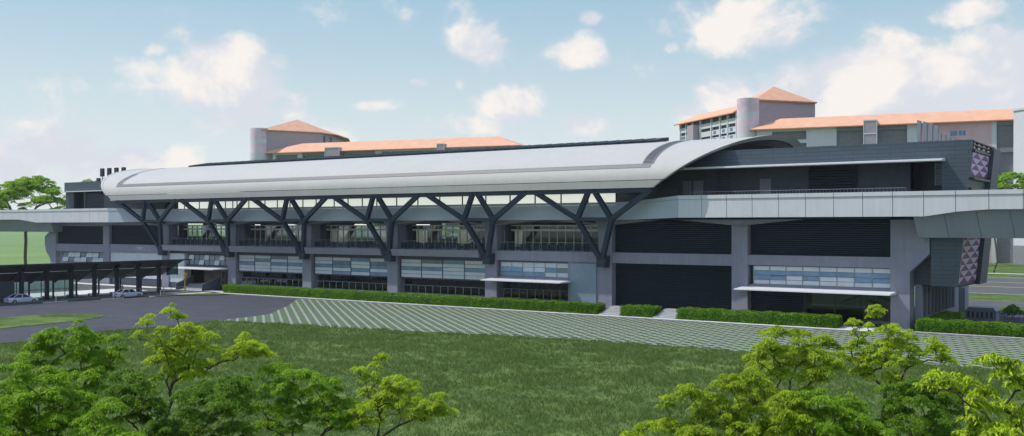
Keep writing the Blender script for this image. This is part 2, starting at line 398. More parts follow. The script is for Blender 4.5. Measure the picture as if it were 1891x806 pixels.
# rear columns, slabs
b = MB()
b.box(-212, -31.5, 123.2, 152, 13.2, 13.6); b.build('platform_slab', 'soffit_dark', ST)
b = MB(); b.box(-172.4, -72, 124.9, 150, 8.2, 8.55); b.build('concourse_slab', 'interior_floor', ST)
b = MB(); b.box(-172.4, -72, 126.6, 151, 12.85, 13.15); b.build('ceiling', 'interior', ST)
for i in range(10):
    b = MB(); x1 = CX(i); b.box(x1-2.2, x1, 149.8, 152, 0, 13.2); b.build('rear_column', 'grey_paint', ST)
b = MB(); b.box(-210, -72, 150.5, 151, 8.2, 9.9); b.build('rear_parapet', 'grey_paint', ST)
b = MB(); b.box(-212, -31.6, 132, 132.3, 0, 8.2); b.build('inner_wall', 'interior', ST)
for q in ((-170, -152, 139, 139.3, 8.5, 12.9), (-140,-133,138,138.3,8.5,12.9), (-122,-113,139.5,139.8,8.5,12.9), (-99,-93,139,139.3,8.5,12.9), (-77,-72,136,136.3,8.5,12.9), (-149, -141, 138, 138.3, 8.5, 12.9), (-91, -77, 136, 136.3, 8.5, 12.9), (-108.5,-101,139,139.3,8.5,12.9), (-127,-123,139,139.3,8.5,12.9)):
    b = MB(); b.box(*q); b.build('partition', 'interior', ST)
for xa, xb in ((-212, -172.5), (-71.9, -31.6)): b = MB(); b.box(xa, xb, 127, 127.3, 0, 13.2); b.build('core_wall', 'grey_paint_dark', ST)
for x0, x1 in ((-147,-143),(-139.5,-134),(-126.5,-120),(-119,-114.5),(-107.5,-104),(-98,-94)):
    b = MB(); b.box(x0, x1, 137.2, 137.4, 8.9, 11.6); b.build('added_glow_panel', 'gallery_glow', ST)  # glowing panels added to brighten the gallery
# lamps hanging in the concourse and an escalator
for x0, x1, y in ((-128,-124,133),(-118,-113,136),(-104,-98,140),(-97,-93.5,134),(-148,-143,134),(-88,-84,141),(-160,-156,135)):
    b = MB(); b.box(x0, x1, y, y+.3, 12.5, 12.6); b.build('tube_lamp', 'tube_light', ST)
for xa, xb in ((-123,-116),(-96,-103)):
    b = MB()
    for y in (134, 136):
        b.bar((xa,y,12.9), (xb,y,8.6), .2, .7); b.bar((xa,y,13.9), (xb,y,9.6), .12, .1)
    b.bar((xa,135,12.7), (xb,135,8.5), 1.8, .3)
    for k in range(8):
        t = k/7; b.bar((xa+(xb-xa)*t,134,12.9-4.3*t), (xa+(xb-xa)*t,134,13.9-4.3*t), .06)
    b.build('escalator', 'frame_light', ST)

def window_band(x0, x1, z0, z1, y, cols, rows, pick, name='window_band', frame='frame_dark', y2=None):
    b = MB(); w = (x1-x0)/cols; h = (z1-z0)/rows
    b.box(x0-.08, x1+.08, y+.10, y+.22, z0-.06, z1+.06)
    for c in range(cols+1): b.box(x0+c*w-.05, x0+c*w+.05, y-.06, y+.10, z0, z1)
    fr = b.build(name, frame, ST)
    for c in range(cols):
        for r in range(rows):
            k = pick(c, r)
            if k is None: continue
            a = MB(); tilt = .10 if k.endswith('*') else 0; k = k.rstrip('*')
            xa, xb = x0+c*w+.055, x0+(c+1)*w-.055; zb = z1-(r+1)*h+.03; zt = z1-r*h-.03
            a.add([(xa,y-tilt*2.5,zb),(xb,y-tilt*2.5,zb),(xb,y,zt),(xa,y,zt),(xa,y+.05-tilt*2.5,zb),(xb,y+.05-tilt*2.5,zb),(xb,y+.05,zt),(xa,y+.05,zt)],
                  [(0,1,2,3),(7,6,5,4),(0,4,5,1),(1,5,6,2),(2,6,7,3),(3,7,4,0)])
            if k == 'panel_white' : nm = 'spandrel_panel'
            else: nm = 'pane'
            a.build(nm, k, fr)
    return fr
Wp, Bp, Gp = 'panel_white', 'pane_blue', 'pane_grey'
def railing(x0, x1, y, z0, h, step, name='railing', m='frame_light', glass=None, par=ST, t=.035):
    b = MB(); b.bar((x0,y,z0+h), (x1,y,z0+h), .06); n = max(1, round((x1-x0)/step))
    for i in range(n+1):
        x = x0+(x1-x0)*i/n; b.bar((x,y,z0), (x,y,z0+h), t)
    b.bar((x0,y,z0+.1), (x1,y,z0+.1), .03)
    o = b.build(name, m, par)
    if glass:
        g = MB(); g.box(x0, x1, y+.03, y+.04, z0+.12, z0+h-.1); g.build('railing_panel', glass, o)
    return o
def wall(name, x0, x1, y0, y1, z0, z1, m='grey_paint'):
    b = MB(); b.box(x0, x1, y0, y1, z0, z1); return b.build(name, m, ST)

# upper floor galleries, bays 2..6
for i in range(2, 7):
    xl, xr = CX(i+1), CX(i)-2.2
    b = MB(); n = 12; w = (xr-xl-.4)/n
    for k in range(n+1): b.box(xl+.2+k*w-.06, xl+.2+k*w+.06, 127.4, 127.6, 8.55, 12.3)
    b.box(xl, xr, 127.38, 127.62, 11.55, 11.85); b.box(xl, xr, 127.38, 127.62, 12.3, 12.5); b.box(xl, xr, 127.38, 127.62, 8.55, 8.7)
    fr = b.build('glazed_screen', 'mullion', ST)
    g = MB(); g.box(xl, xr, 127.49, 127.5, 8.7, 12.3); g.build('pane', 'glass_hall', fr)
    wall('side_wall', xl-.01, xl+.5, 126.45, 128.4, 8.6, 12.85, 'grey_paint_dark'); wall('side_wall', xr-.3, xr+.01, 126.45, 128.4, 8.6, 12.85, 'grey_paint_dark')
    railing(xl+.3, xr-.1, 124.7, 8.6, 1.3, 1.45)
    bb = MB(); x = xl+.35
    while x < xr-.2: bb.box(x, x+.17, 124.85, 124.88, 8.65, 9.62); x += .3
    bb.build('balusters', 'steel', ST)
    r = random.Random(i)
    for k in range(26):                                   # dark planter boxes along the railing
        x = xl+.6+k*(xr-xl-1)/26; wall('planter', x, x+.34+.2*r.random(), 125.2, 125.6, 8.55, 9.45+.25*r.random(), 'louvre') if r.random() < .55 else None
    if i == 2:
        wall('ledge', xl, xr, 124.12, 124.9, 7.15, 8.6)
    else:
        xa, xb = xl+.1, xr-.1
        b = MB(); b.prism([(122.4,8.6),(124.9,8.6),(124.9,7.5),(122.75,7.5)], xa, xb, 'x'); b.build('ledge', 'grey_paint', ST)
    wall('lintel', xl, xr, 124.75, 125.2, 6.9, 7.5 if i > 2 else 7.15, 'grey_paint_dark')

# lower floor, bays 3..5: louvred window bands over a glazed base
pats = {3: ['WWBWW','GWBWW','BWWWW','WWBWW'], 4: ['WWBWW','WGBWB','BWWBW','WGBWB'], 5: ['WWbWW','WBWWW','GWBWW','WWBWW']}
for i in (3, 4, 5):
    xl, xr = CX(i+1), CX(i)-2.2
    d = {'W': Wp, 'B': Bp, 'G': Gp, 'b': Bp+'*'}
    window_band(xl+.35, xr-.02, 3.95, 6.9, 124.75, 4, 5, lambda c, r, p=pats[i]: d[p[c][r]])
    wall('sill', xl, xr, 124.9, 126.3, 3.75, 3.93, 'grey_paint_dark')
    b = MB(); n = 12
    for k in range(n+1): x = xl+.3+k*(xr-xl-.4)/n; b.box(x-.05, x+.05, 126.0, 126.15, 1.4, 3.75)
    b.box(xl, xr, 126.0, 126.15, 2.7, 2.8)
    fr = b.build('glazed_screen', 'frame_dark', ST)
    g = MB(); g.box(xl, xr, 126.07, 126.08, 1.4, 3.75); g.build('pane', 'glass_dark', fr)
    railing(xl+.9, xr-.05, 124.8, 1.4, 1.3, 1.5, glass='glass_dark', t=.07)
    wall('plinth', xl, xr, 124.5, 126.4, 0, 1.4, 'grey_paint')
# bay 2
xl, xr = CX(3), CX(2)-2.2
window_band(-89.3, -77.2, 4.75, 6.85, 124.75, 6, 3, lambda c, r: [['panel_pale','pane_blue*','pane_blue'],['panel_pale','pane_blue*','pane_blue'],['panel_pale','panel_pale','pane_blue'],['panel_pale','panel_pale','pane_blue'],['panel_pale','pane_blue','panel_pale'],['panel_pale','pane_grey','panel_pale']][c][r], frame='frame_light')
wall('sill', xl, -77, 124.7, 126, 3.95, 4.7, 'grey_paint'); wall('wall_panel', -77, xr, 124.35, 126, 0, 7.15)
wall('lintel', xl, -77, 124.8, 125.2, 6.88, 7.15)
b = MB(); b.prism([(-76.5,1.3),(-72.2,1.3),(-72.2,6.9),(-76.5,6.9)], 124.2, 124.34)
for k in range(20): b.box(-76.48, -72.22, 124.17, 124.2, 1.32+k*.28, 1.50+k*.28)
b.build('cladding_panel', 'blue_panel', ST)
b = MB()
for k in range(9): x = xl+.4+k*(12.9)/8.3; b.box(x-.05, x+.05, 126.0, 126.15, 1.4, 3.95)
fr = b.build('glazed_screen', 'frame_dark', ST); g = MB(); g.box(xl, -77, 126.07, 126.08, 1.4, 3.95); g.build('pane', 'glass_dark', fr)
railing(xl+.9, -77.2, 124.8, 1.4, 1.4, 1.5, glass='glass_dark', t=.07); wall('plinth', xl, -77, 124.5, 126.4, 0, 1.4)
def canopy(x0, x1, z, y0=121.2, y1=124.7):
    b = MB(); b.prism([(y0,z),(y0,z+.14),(y1,z+.32),(y1,z-.02)], x0, x1, 'x'); return b.build('canopy', 'white_metal', ST)
canopy(-90.6, -76.4, 4.12)
# bay 1: tall louvres and roller shutter
xl, xr = CX(2), CX(1)-2.2
louvre('louvre_panel', xl+.05, xr-.05, 125.2, 8.6, 12.9); wall('beam', xl, xr, 124.3, 125.6, 7.1, 8.6)
louvre('roller_shutter', xl+.05, xr-.05, 125.3, 1.1, 7.1, 'shutter', .22)
# bay 0
xl, xr = CX(1), CX(0)-2.2
louvre('louvre_panel', xl+.05, xr-.05, 125.2, 8.6, 12.9); wall('beam', xl, xr, 124.3, 125.6, 7.3, 8.6)
row0 = ['BbWb','BwWw','bwBw','Bwbw','wWbB','wwBb','bBww','wbBb']
window_band(-48.9, -31.7, 4.85, 7.2, 124.75, 8, 4, lambda c, r: {'w': 'panel_white', 'W': 'panel_pale', 'B': 'pane_blue', 'b': 'pane_blue*'}[['w','b' if c % 3 else 'B','B' if c % 4 == 3 else ('b' if c in (0,1,6) else 'w'),'w'][r]], frame='frame_light')
wall('sill', xl, xr, 124.7, 126, 4.35, 4.8, 'grey_paint')
canopy(-50.2, -30.9, 4.2)
louvre('louvre_panel', xl+.05, -42.4, 125.3, 1.0, 4.35, 'louvre')
b = MB()
for x in (-42.3,-38.6,-35,-31.7): b.box(x-.06, x+.06, 125.4, 125.5, .2, 4.35)
fr = b.build('glazed_screen', 'frame_dark', ST); g = MB(); g.box(-42.3, -31.7, 125.44, 125.45, .2, 4.35); g.build('pane', 'glass_dark', fr)
# stair seen through the glass
b = MB()
for y in (126.0, 126.9):
    b.bar((-38,y,2.9), (-34.6,y,4.2), .08, .12); b.bar((-34.6,y,4.2), (-31.7,y,3.0), .08, .12)
    for k in range(9): x = -38+k*.75; zt = 2.9+(x+38)*.38 if x < -34.6 else 4.2-(x+34.6)*.41; b.bar((x,y,.3), (x,y,zt), .05)
b.bar((-34.6,126.4,3.2), (-31.7,126.4,2.0), 1, .15); b.build('stair', 'frame_dark', ST)
wall('hall_backdrop', -42, -31.7, 126.93, 126.99, 2.2, 4.3, 'hall_glow')  # backdrop given a glow of its own, no lamp there
# bay 6 : entrance, left
xl, xr = CX(7), CX(6)-2.2
window_band(-164.6, xr-.1, 4.8, 6.7, 124.9, 8, 2, lambda c, r: ('panel_pale*' if (c+r) % 3 == 0 else 'pane_grey'))
wall('sill', -165.6, xr, 124.85, 126, 4.3, 4.75, 'grey_paint_dark'); canopy(-166.5, xr-.2, 4.1, 120.8)
wall('pale_wall', xl+.02, -165.6, 124.4, 126, 1.2, 6.9, 'panel_pale'); wall('plinth', xl, -165.6, 124.45, 126, 0, 1.2, 'grey_paint_dark')
b = MB()
for k in range(7): b.box(-163, -155.5, 121.2+k*.4, 124+k*.4, 0, .16+(k)*.165)
b.build('entrance_steps', 'concrete', ST)
for xs in (-163.2, -155.4):
    b = MB(); b.prism([(120.7,.13),(120.7,1.25),(124.8,2.5),(124.8,.13)], xs-.1, xs+.1, 'x'); o = b.build('stair_balustrade', 'grey_paint_dark', ST)
    b = MB(); b.bar((xs,120.7,1.35), (xs,124.8,2.6), .08); b.bar((xs,120.7,.15), (xs,120.7,1.35), .09); b.bar((xs,121.2,.15), (xs,121.2,1.45), .07); b.build('handrail', 'frame_light', o)
wall('entrance_wall', -163.4, xr, 127.5, 127.8, 0, 4.3, 'interior')
b = MB()
for k in range(4): b.box(-158+k*1.2, -157.94+k*1.2, 127.3, 127.45, 1.4, 3.6)
b.box(-158, -154.3, 127.3, 127.45, 3.5, 3.62); b.build('door_frame', 'frame_light', ST)
# bays 7, 8
xl, xr = CX(8), CX(7)-2.2
louvre('louvre_panel', xl+.05, xr-.05, 124.8, 8.5, 12.45); wall('beam', xl, xr, 124.3, 125.2, 6.85, 8.5); wall('lintel', xl, xr, 124.6, 125.2, 12.45, 13.15)
wall('pale_wall', xl+.1, xr-.3, 124.5, 125, 1.6, 6.8, 'panel_pale'); wall('plinth', xl, xr, 124.6, 125.4, 0, 1.6, 'grey_paint_dark')
xl, xr = CX(9), CX(8)-2.2
louvre('louvre_panel', xl+.05, xr-.05, 124.8, 8.4, 12.3); wall('beam', xl, xr, 124.3, 125.2, 6.75, 8.4); wall('lintel', xl, xr, 124.6, 125.2, 12.3, 13.15)
window_band(-208.8, xr-.2, 4.5, 6.6, 124.9, 7, 2, lambda c, r: ('panel_pale*' if (c*2+r) % 3 else 'pane_grey'))
wall('wall_panel', xl, xr, 125.05, 125.5, 0, 6.75)
# parapet of the platform, set back between the two viaducts
b = MB(); b.box(-172, -66, 122.3, 122.6, 13.2, 15.28)
b.add([(-66,122.3,13.2),(-57.9,121,13.45),(-57.9,121,15.85),(-66,122.3,15.28),(-66,122.6,13.2),(-57.9,121.3,13.45),(-57.9,121.3,15.85),(-66,122.6,15.28)],
      [(0,1,2,3),(7,6,5,4),(0,4,5,1),(1,5,6,2),(2,6,7,3),(3,7,4,0)])
b.add([(-172,122.3,13.2),(-185.6,121,13.05),(-185.6,121,15.35),(-172,122.3,15.28),(-172,122.6,13.2),(-185.6,121.3,13.05),(-185.6,121.3,15.35),(-172,122.6,15.28)],
      [(3,2,1,0),(4,5,6,7),(1,5,4,0),(2,6,5,1),(3,7,6,2),(0,4,7,3)])
b.build('parapet', 'parapet_inner', ST)
b = MB(); b.box(-172, -66, 122.24, 122.65, 15.31, 15.66)
b.add([(-66,122.24,15.31),(-57.9,120.94,15.88),(-57.9,120.94,16.36),(-66,122.24,15.66),(-66,122.65,15.31),(-57.9,121.35,15.88),(-57.9,121.35,16.36),(-66,122.65,15.66)],
      [(0,1,2,3),(7,6,5,4),(0,4,5,1),(1,5,6,2),(2,6,7,3),(3,7,4,0)])
b.add([(-172,122.24,15.31),(-185.6,120.94,15.38),(-185.6,120.94,15.98),(-172,122.24,15.66),(-172,122.65,15.31),(-185.6,121.35,15.38),(-185.6,121.35,15.98),(-172,122.65,15.66)],
      [(3,2,1,0),(4,5,6,7),(1,5,4,0),(2,6,5,1),(3,7,6,2),(0,4,7,3)])
b.build('coping', 'parapet_inner', ST)
b = MB(); b.box(-186, -58, 122.5, 124.2, 13.2, 13.3); b.build('parapet_soffit', 'soffit_dark', ST)
# clerestory glazing over the parapet; panes glow in place of bright sky behind
b = MB(); xs = []
x = -167
while x < -113: xs.append(x); x += (3.3, 2.1, 1.2, 3.3, 3.3, 1.1)[len(xs) % 6]
while x < -70: xs.append(x); x += 4.55
xs.append(-68.8)
for x in xs: b.box(x-.09, x+.09, 123.9, 124.08, 15.2, 17.5)
b.box(-167.2, -68.6, 123.92, 124.1, 17.45, 17.7)
fr = b.build('clerestory', 'frame_dark', ST)
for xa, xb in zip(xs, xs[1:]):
    g = MB(); g.box(xa+.09, xb-.09, 124.0, 124.03, 15.2, 17.45); g.build('pane', 'sky_glow', fr)
wall('end_screen', -186, -167.3, 126.5, 126.7, 13.3, 17.7, 'grey_paint_dark'); wall('end_screen', -72, -60, 126.5, 126.7, 13.3, 17.9, 'grey_paint_dark')
railing(-186, -167.5, 123.6, 13.6, 2.3, .8, 'platform_railing', 'frame_dark'); railing(-68.5, -58, 123.6, 13.6, 2.5, .35, 'platform_railing', 'frame_dark')
# steel trees
for i in range(2, 8):
    xh = CX(i)-1.1; b = MB(); w = .64
    hub = (xh, 123.35, 7.3); L = (xh-2.6, 120.9, 13.3); Nn = (xh+2.9, 120.9, 13.3); V1 = (xh+.15, 119.5, 17.3); V2 = (xh+.9, 119.5, 17.3); A = (xh-9, 119.5, 17.3); Rr = (xh+9.8, 119.5, 17.3)
    for p, q in ((A,L),(L,hub),(hub,Nn),(L,V1),(Nn,V2),(Nn,Rr)): b.bar(p, q, w, w, up=(0,1,0))
    b.bar(L, Nn, .5, .5); b.bar((L[0],L[1],L[2]), (xh-.2,124.2,12.7), .4, .4); b.bar(Nn, (xh+.6,124.2,12.7), .4, .4)
    o = b.build('steel_strut', 'steel', ST)
    b = MB(); b.prism([(xh-.75,8.1),(xh+.85,8.1),(xh+.7,6.5),(xh-.6,6.5)], 122.9, 124.2); b.build('bracket', 'steel', o)

# ---- the curved roof
RF_Y, RF_A, RF_B, RF_Z = 138, 19, 6.4, 18.5
def rp(t, off=0):                       # point on the vault, t = 0 (front) .. pi (rear)
    return RF_Y-(RF_A-off)*math.cos(t), RF_Z+(RF_B-off)*math.sin(t)**.93
def xleft(z): return -181.8-1.45*(z-17.5)
def xright(z): return -60.6+1.52*(z-17.5)
def vault(name, ta, tb, n, off0, off1, m, x0=None, x1=None, parent=None, ext=0):
    b = MB(); rings = []
    for k in range(n+1):
        t = ta+(tb-ta)*k/n; ring = []
        for off in (off0, off1):
            y, z = rp(t, off); xa = xleft(z) if x0 is None else x0; xb = xright(z) if x1 is None else x1
            ring += [(xa, y, z), (xb, y, z)]
        rings.append(ring)
    vs = [p for r in rings for p in r]; fs = []
    for k in range(n):
        a, c = 4*k, 4*(k+1)
        fs += [(a, a+1, c+1, c), (a+2, c+2, c+3, a+3), (a, c, c+2, a+2), (a+1, a+3, c+3, c+1)]
    fs += [(0, 2, 3, 1), (4*n, 4*n+1, 4*n+3, 4*n+2)]
    b.add(vs, fs); return b.build(name, m, parent, smooth=True)
RFo = vault('roof', .0, math.pi, 64, 0, .45, 'roof_white', parent=ST)
vault('soffit', .0, math.pi, 48, .5, .62, 'soffit_dark', parent=RFo)
b = MB()
za, zb = 17.45, 18.42
b.add([(xleft(zb)+.3,118.95,zb),(xright(zb),118.95,zb),(xright(za),119.05,za),(xleft(za),119.05,za),(xleft(zb)+.3,119.5,zb),(xright(zb),119.5,zb),(xright(za),119.5,za),(xleft(za),119.5,za)],
      [(0,1,2,3),(7,6,5,4),(0,4,5,1),(1,5,6,2),(2,6,7,3),(3,7,4,0)])
b.build('fascia', 'roof_white', RFo)
b = MB(); b.box(-183,-160,119.6,130,17.42,17.6); b.build('pale_soffit', 'white_metal', RFo)
b = MB(); b.box(-181, -61, 119.3, 121.2, 16.85, 17.4); b.build('edge_beam', 'steel', RFo)
# end trims: raised rims that follow the arc
for side in (0, 1):
    b = MB(); n = 64
    for k in range(n):
        for a in (0, 1): pass
    def rim(off_lo, off_hi, dx0, dx1, m, nm):
        b = MB(); vs = []; fs = []
        for k in range(n+1):
            t = math.pi*k/n
            for off in (off_lo, off_hi):
                y, z = rp(t, off)
                for dx in (dx0, dx1):
                    vs.append(((xleft(z)-dx) if side == 0 else (xright(z)+dx), y, z))
        for k in range(n):
            a, c = 4*k, 4*(k+1)
            fs += [(a,a+1,c+1,c),(a+2,c+2,c+3,a+3),(a,c,c+2,a+2),(a+1,a+3,c+3,c+1)]
        b.add(vs, fs); return b.build(nm, m, RFo)
    rim(-.12, .5, -.5, .1, 'roof_white' if side == 0 else 'roof_white', 'end_trim')
    rim(.52, 1.15, -.9, -.1, 'steel' if side else 'roof_white', 'rim_beam')
# gutter strip, slot lines and louvred strip at the ends
tg = .235
vault('gutter_strip', tg, tg+.085, 2, -.05, .0, 'roof_grey', -180.8, -61.2, RFo)
vault('slot_line', tg+.08, 1.2, 20, -.05, .0, 'roof_grey', -181.2, -180.7, RFo)
vault('slot_line', tg+.08, 1.2, 20, -.05, .0, 'roof_grey', -61.3, -60.9, RFo)
for k in range(24):
    t = tg+.1+k*.035; vault('strip_louvre', t, t+.018, 1, -.09, .0, 'roof_grey', -62.6, -61.3, RFo)
for k in range(8):
    t = tg+.1+k*.05; vault('strip_louvre', t, t+.02, 1, -.09, .0, 'roof_grey', -180.7, -179.4+k*.0, RFo)
# solar array on the crown
k = 0; x = -172.5
while x < -66.5:
    b = MB(); y0, z0 = 130.6, 24.72; y1, z1 = 135.0, 25.45
    b.add([(x,y0,z0),(x+1.9,y0,z0+.05),(x+1.9,y1,z1+.05),(x,y1,z1),(x,y0,z0-.5),(x+1.9,y0,z0-.46),(x+1.9,y1,z1-.5),(x,y1,z1-.54)],
          [(0,1,2,3),(7,6,5,4),(0,4,5,1),(1,5,6,2),(2,6,7,3),(3,7,4,0)])
    b.bar((x+.9,y0+.5,24.3), (x+.9,y0+.5,z0), .1); b.bar((x+.9,y1-.3,24.6), (x+.9,y1-.3,z1), .1)
    b.build('solar_panel', 'solar', RFo); x += 2.05

# ---- upper block, right
b = MB(); b.prism([(-66,20.0),(-25.9,20.0),(-25.9,13.62),(-23.45,13.62),(-22.6,22.3),(-66,22.3)], 124.5, 125.2, 'y')
b.prism([(-27.1,13.6),(-27.1,5.3),(-24.3,5.3),(-23.46,13.6)], 124.5, 125.2); b.prism([(-31.3,13.1),(-31.3,5.3),(-27.12,5.3),(-27.12,13.1)], 126.45, 127.1)
b.build('front_cladding', 'cladding', ST)
def sx(z, off=0): return -24.3+1.7*(z-5.3)/17+off
def sidebox(b, y0, y1, z0, z1, o0, o1, mi=0):
    return b.add([(sx(z0,o0),y0,z0),(sx(z0,o1),y0,z0),(sx(z0,o1),y1,z0),(sx(z0,o0),y1,z0),(sx(z1,o0),y0,z1),(sx(z1,o1),y0,z1),(sx(z1,o1),y1,z1),(sx(z1,o0),y1,z1)],
              [(0,3,2,1),(4,5,6,7),(0,1,5,4),(1,2,6,5),(2,3,7,6),(3,0,4,7)], mi)
b = MB(); sidebox(b, 125.21, 140, 5.3, 21.2, -.6, 0)
b.build('side_cladding', 'cladding', ST)
b = MB(); sidebox(b, 135.6, 140.3, 5.1, 21.9, .01, .55); b.build('side_fin', 'cladding', ST)
b = MB()
for z in (21.25, 21.7, 22.1): sidebox(b, 125.21, 139, z, z+.14, -.3, .1)
for y in (125.4,128,131,134,137): sidebox(b, y, y+.12, 21.2, 22.2, -.25, .05)
b.build('screen_rail', 'frame_dark', ST)
b = MB(); sidebox(b, 125.21, 135.5, 17.75, 18.0, 0, .5); sidebox(b, 125.21, 135.5, 16.55, 16.8, 0, .35); sidebox(b, 125.21,135.5,20.95,21.15,0,.3); b.build('side_ledge', 'frame_dark', ST)
def tri_panel(z0, z1, rows):
    y0, y1 = 125.3, 135.4; h = (z1-z0)/rows; w = (y1-y0)/2
    base = MB(); sidebox(base, y0, y1, z0, z1, .02, .08); o = base.build('patterned_panel', 'pale_tri', ST)
    b = MB()
    def T(pts):
        b.add([(sx(z,.085),y,z) for y, z in pts], [tuple(range(len(pts)))])
    for r in range(rows):
        a, c = z1-r*h, z1-(r+1)*h
        # rows alternate: purple pyramids standing on the row below, shifted by half a module
        ys = [y0+w/2, y0+w*1.5] if r % 2 == 0 else [y0, y0+w, y1]
        for ym in ys:
            l, rr = max(y0, ym-w/2), min(y1, ym+w/2)
            T([(l, c), (rr, c)]+([(ym, a)] if (ym > y0 and ym < y1) else ([(l, a)] if ym <= y0 else [(rr, a)])))
    b.build('purple_triangles', 'purple', o, fixn=False)
tri_panel(18.25, 20.9, 4); tri_panel(5.6, 16.5, 15)
wall('recess_wall', -68, -29.9, 128, 128.3, 13.6, 20.6, 'grey_paint_dark'); wall('recess_wall', -29.9, -26, 131, 131.3, 13.6, 20.6, 'frame_dark')
wall('recess_wall', -30.2, -29.9, 128, 131, 13.6, 20.6, 'grey_paint_dark')
wall('block_roof', -66, -23.2, 125.2, 140, 20.65, 21.0, 'roof_grey')
wall('rear_cladding', -66, -24, 139.7, 140, 13.6, 21.9, 'cladding')
for x0, x1, z1 in ((-49.3,-47.8,18.6),(-60.5,-59.2,18.6),(-58.9,-57.4,18.6)): wall('service_door', x0, x1, 127.93, 128, 13.6, z1, 'grey_paint' if x1 == -47.8 else 'girder_paint')
louvre('wall_louvre', -42.7, -36.6, 127.75, 16.0, 20.0, 'louvre', .35); louvre('wall_louvre', -55.6, -53.2, 127.8, 16.0, 19.6, 'grey_paint_dark', .35)
louvre('wall_louvre', -27.2, -26.0, 127.0, 17.2, 19.9, 'frame_light', .3)
b = MB(); b.prism([(122.6,19.9),(122.6,20.08),(124.5,20.25),(124.5,19.9)], -62, -25.5, 'x'); b.build('canopy_blade', 'white_metal', ST)
railing(-57, -29.5, 122.8, 15.9, .95, .42, 'platform_railing', 'frame_light', t=.03)
for i, (x, h) in enumerate(((-29.7,25.3),(-29.0,25.1),(-28.35,24.9),(-27.7,24.6))):
    b = MB(); b.prism([(x-.2,22.8),(x+.22,22.8),(x+.22,h),(x-.2,h+.15)], 130, 130.5); b.bar((x,130.2,20.9), (x,130.2,22.8), .1); b.build('vent_stack', 'girder_paint', ST)
for i, x in enumerate((-27.3,-26.75,-26.2,-25.6,-25.1)):
    b = MB(); b.prism([(x-.15,20.9),(x+.15,20.9),(x+.15,23.7-.22*i),(x-.15,23.8-.22*i)], 130, 130.5); b.build('vent_stack', 'girder_paint', ST)
# glazed end wall under the block
b = MB()
for k in range(10): y = 127.4+k*1.95; b.box(-28.9, -28.55, y, y+.14, 1.4, 5.3)
b.box(-28.95, -28.6, 127, 146.4, .0, 1.4)
fr = b.build('glazed_end_wall', 'grey_paint', ST); g = MB(); g.box(-28.8, -28.78, 127, 146.4, 1.4, 5.3); g.build('pane', 'glass_green', fr)
wall('block_soffit', -31.3, -24.4, 127.2, 140, 5.12, 5.29, 'soffit_dark'); wall('side_wall', -29.2, -28.6, 140, 146.4, 5.3, 13.2)
wall('side_wall', -29.3, -28.55, 126.4, 127, 0, 5.3)
b = MB(); b.box(-32, -29.2, 155.5, 158, 0, 13.2); b.build('rear_column', 'grey_paint', ST)

# ---- upper block, left
b = MB(); b.prism([(-207.4,19.8),(-172,19.8),(-172,21.85),(-207.4,21.85)], 124.4, 125.2); b.build('front_cladding', 'cladding', ST)
b = MB(); b.prism([(-207.2,13.6),(-204.1,13.6),(-204.1,19.75),(-207.2,19.75)], 124.6, 125.2); b.box(-204.1,-200.3,124.6,125.2,13.6,16.1); b.box(-200.3,-199.7,124.6,125.2,13.6,19.75); b.box(-192.8,-172,124.6,125.2,13.6,19.75); b.box(-199.7,-192.8,124.7,125.2,13.6,16.1)
b.build('wall_cladding', 'cladding', ST)
wall('opening_back', -204.1, -200.3, 127, 127.2, 16.1, 19.75, 'frame_dark')
louvre('wall_louvre', -199.7, -192.8, 124.7, 16.1, 19.3, 'grey_paint_dark', .42)
wall('side_cladding', -207.4, -207.1, 125.2, 140, 13.6, 21.85, 'cladding'); wall('block_roof', -207, -172, 125.3, 140, 20.6, 20.9, 'roof_grey')
b = MB(); b.prism([(123.4,19.7),(123.4,19.82),(124.4,19.9),(124.4,19.7)], -207.4, -184, 'x'); b.build('canopy_blade', 'white_metal', ST)
for i in range(4):
    x = -202.5+i*2.65+.3
    b = MB(); b.box(x-.5, x+.5, 130, 130.5, 23.3, 25.1); b.bar((x,130.25,20.9), (x,130.25,23.3), .12); b.bar((x-1,130.25,22.6),(x+1.6,130.25,22.6),.06); b.build('vent_stack', 'steel', ST)
    b = MB(); x -= 1.45; b.box(x-.45, x+.45, 130, 130.5, 21.9, 23.0); b.bar((x,130.25,20.9), (x,130.25,21.9), .12); b.build('vent_stack', 'steel', ST)

# steps from the kerb up to the shutters
for x0 in (-69.2, -60.9):
    b = MB()
    for k in range(6): b.box(x0, x0+3.2, 119.8+k*.6, 124.1, .15, .33+k*.155)
    b.build('steps', 'concrete', label='grey concrete steps between clipped hedges, %s' % ('directly right of the long left hedge' if x0 < -65 else 'directly left of the long hedge towards the right'), cat='steps', group='steps up to the roller shutter')

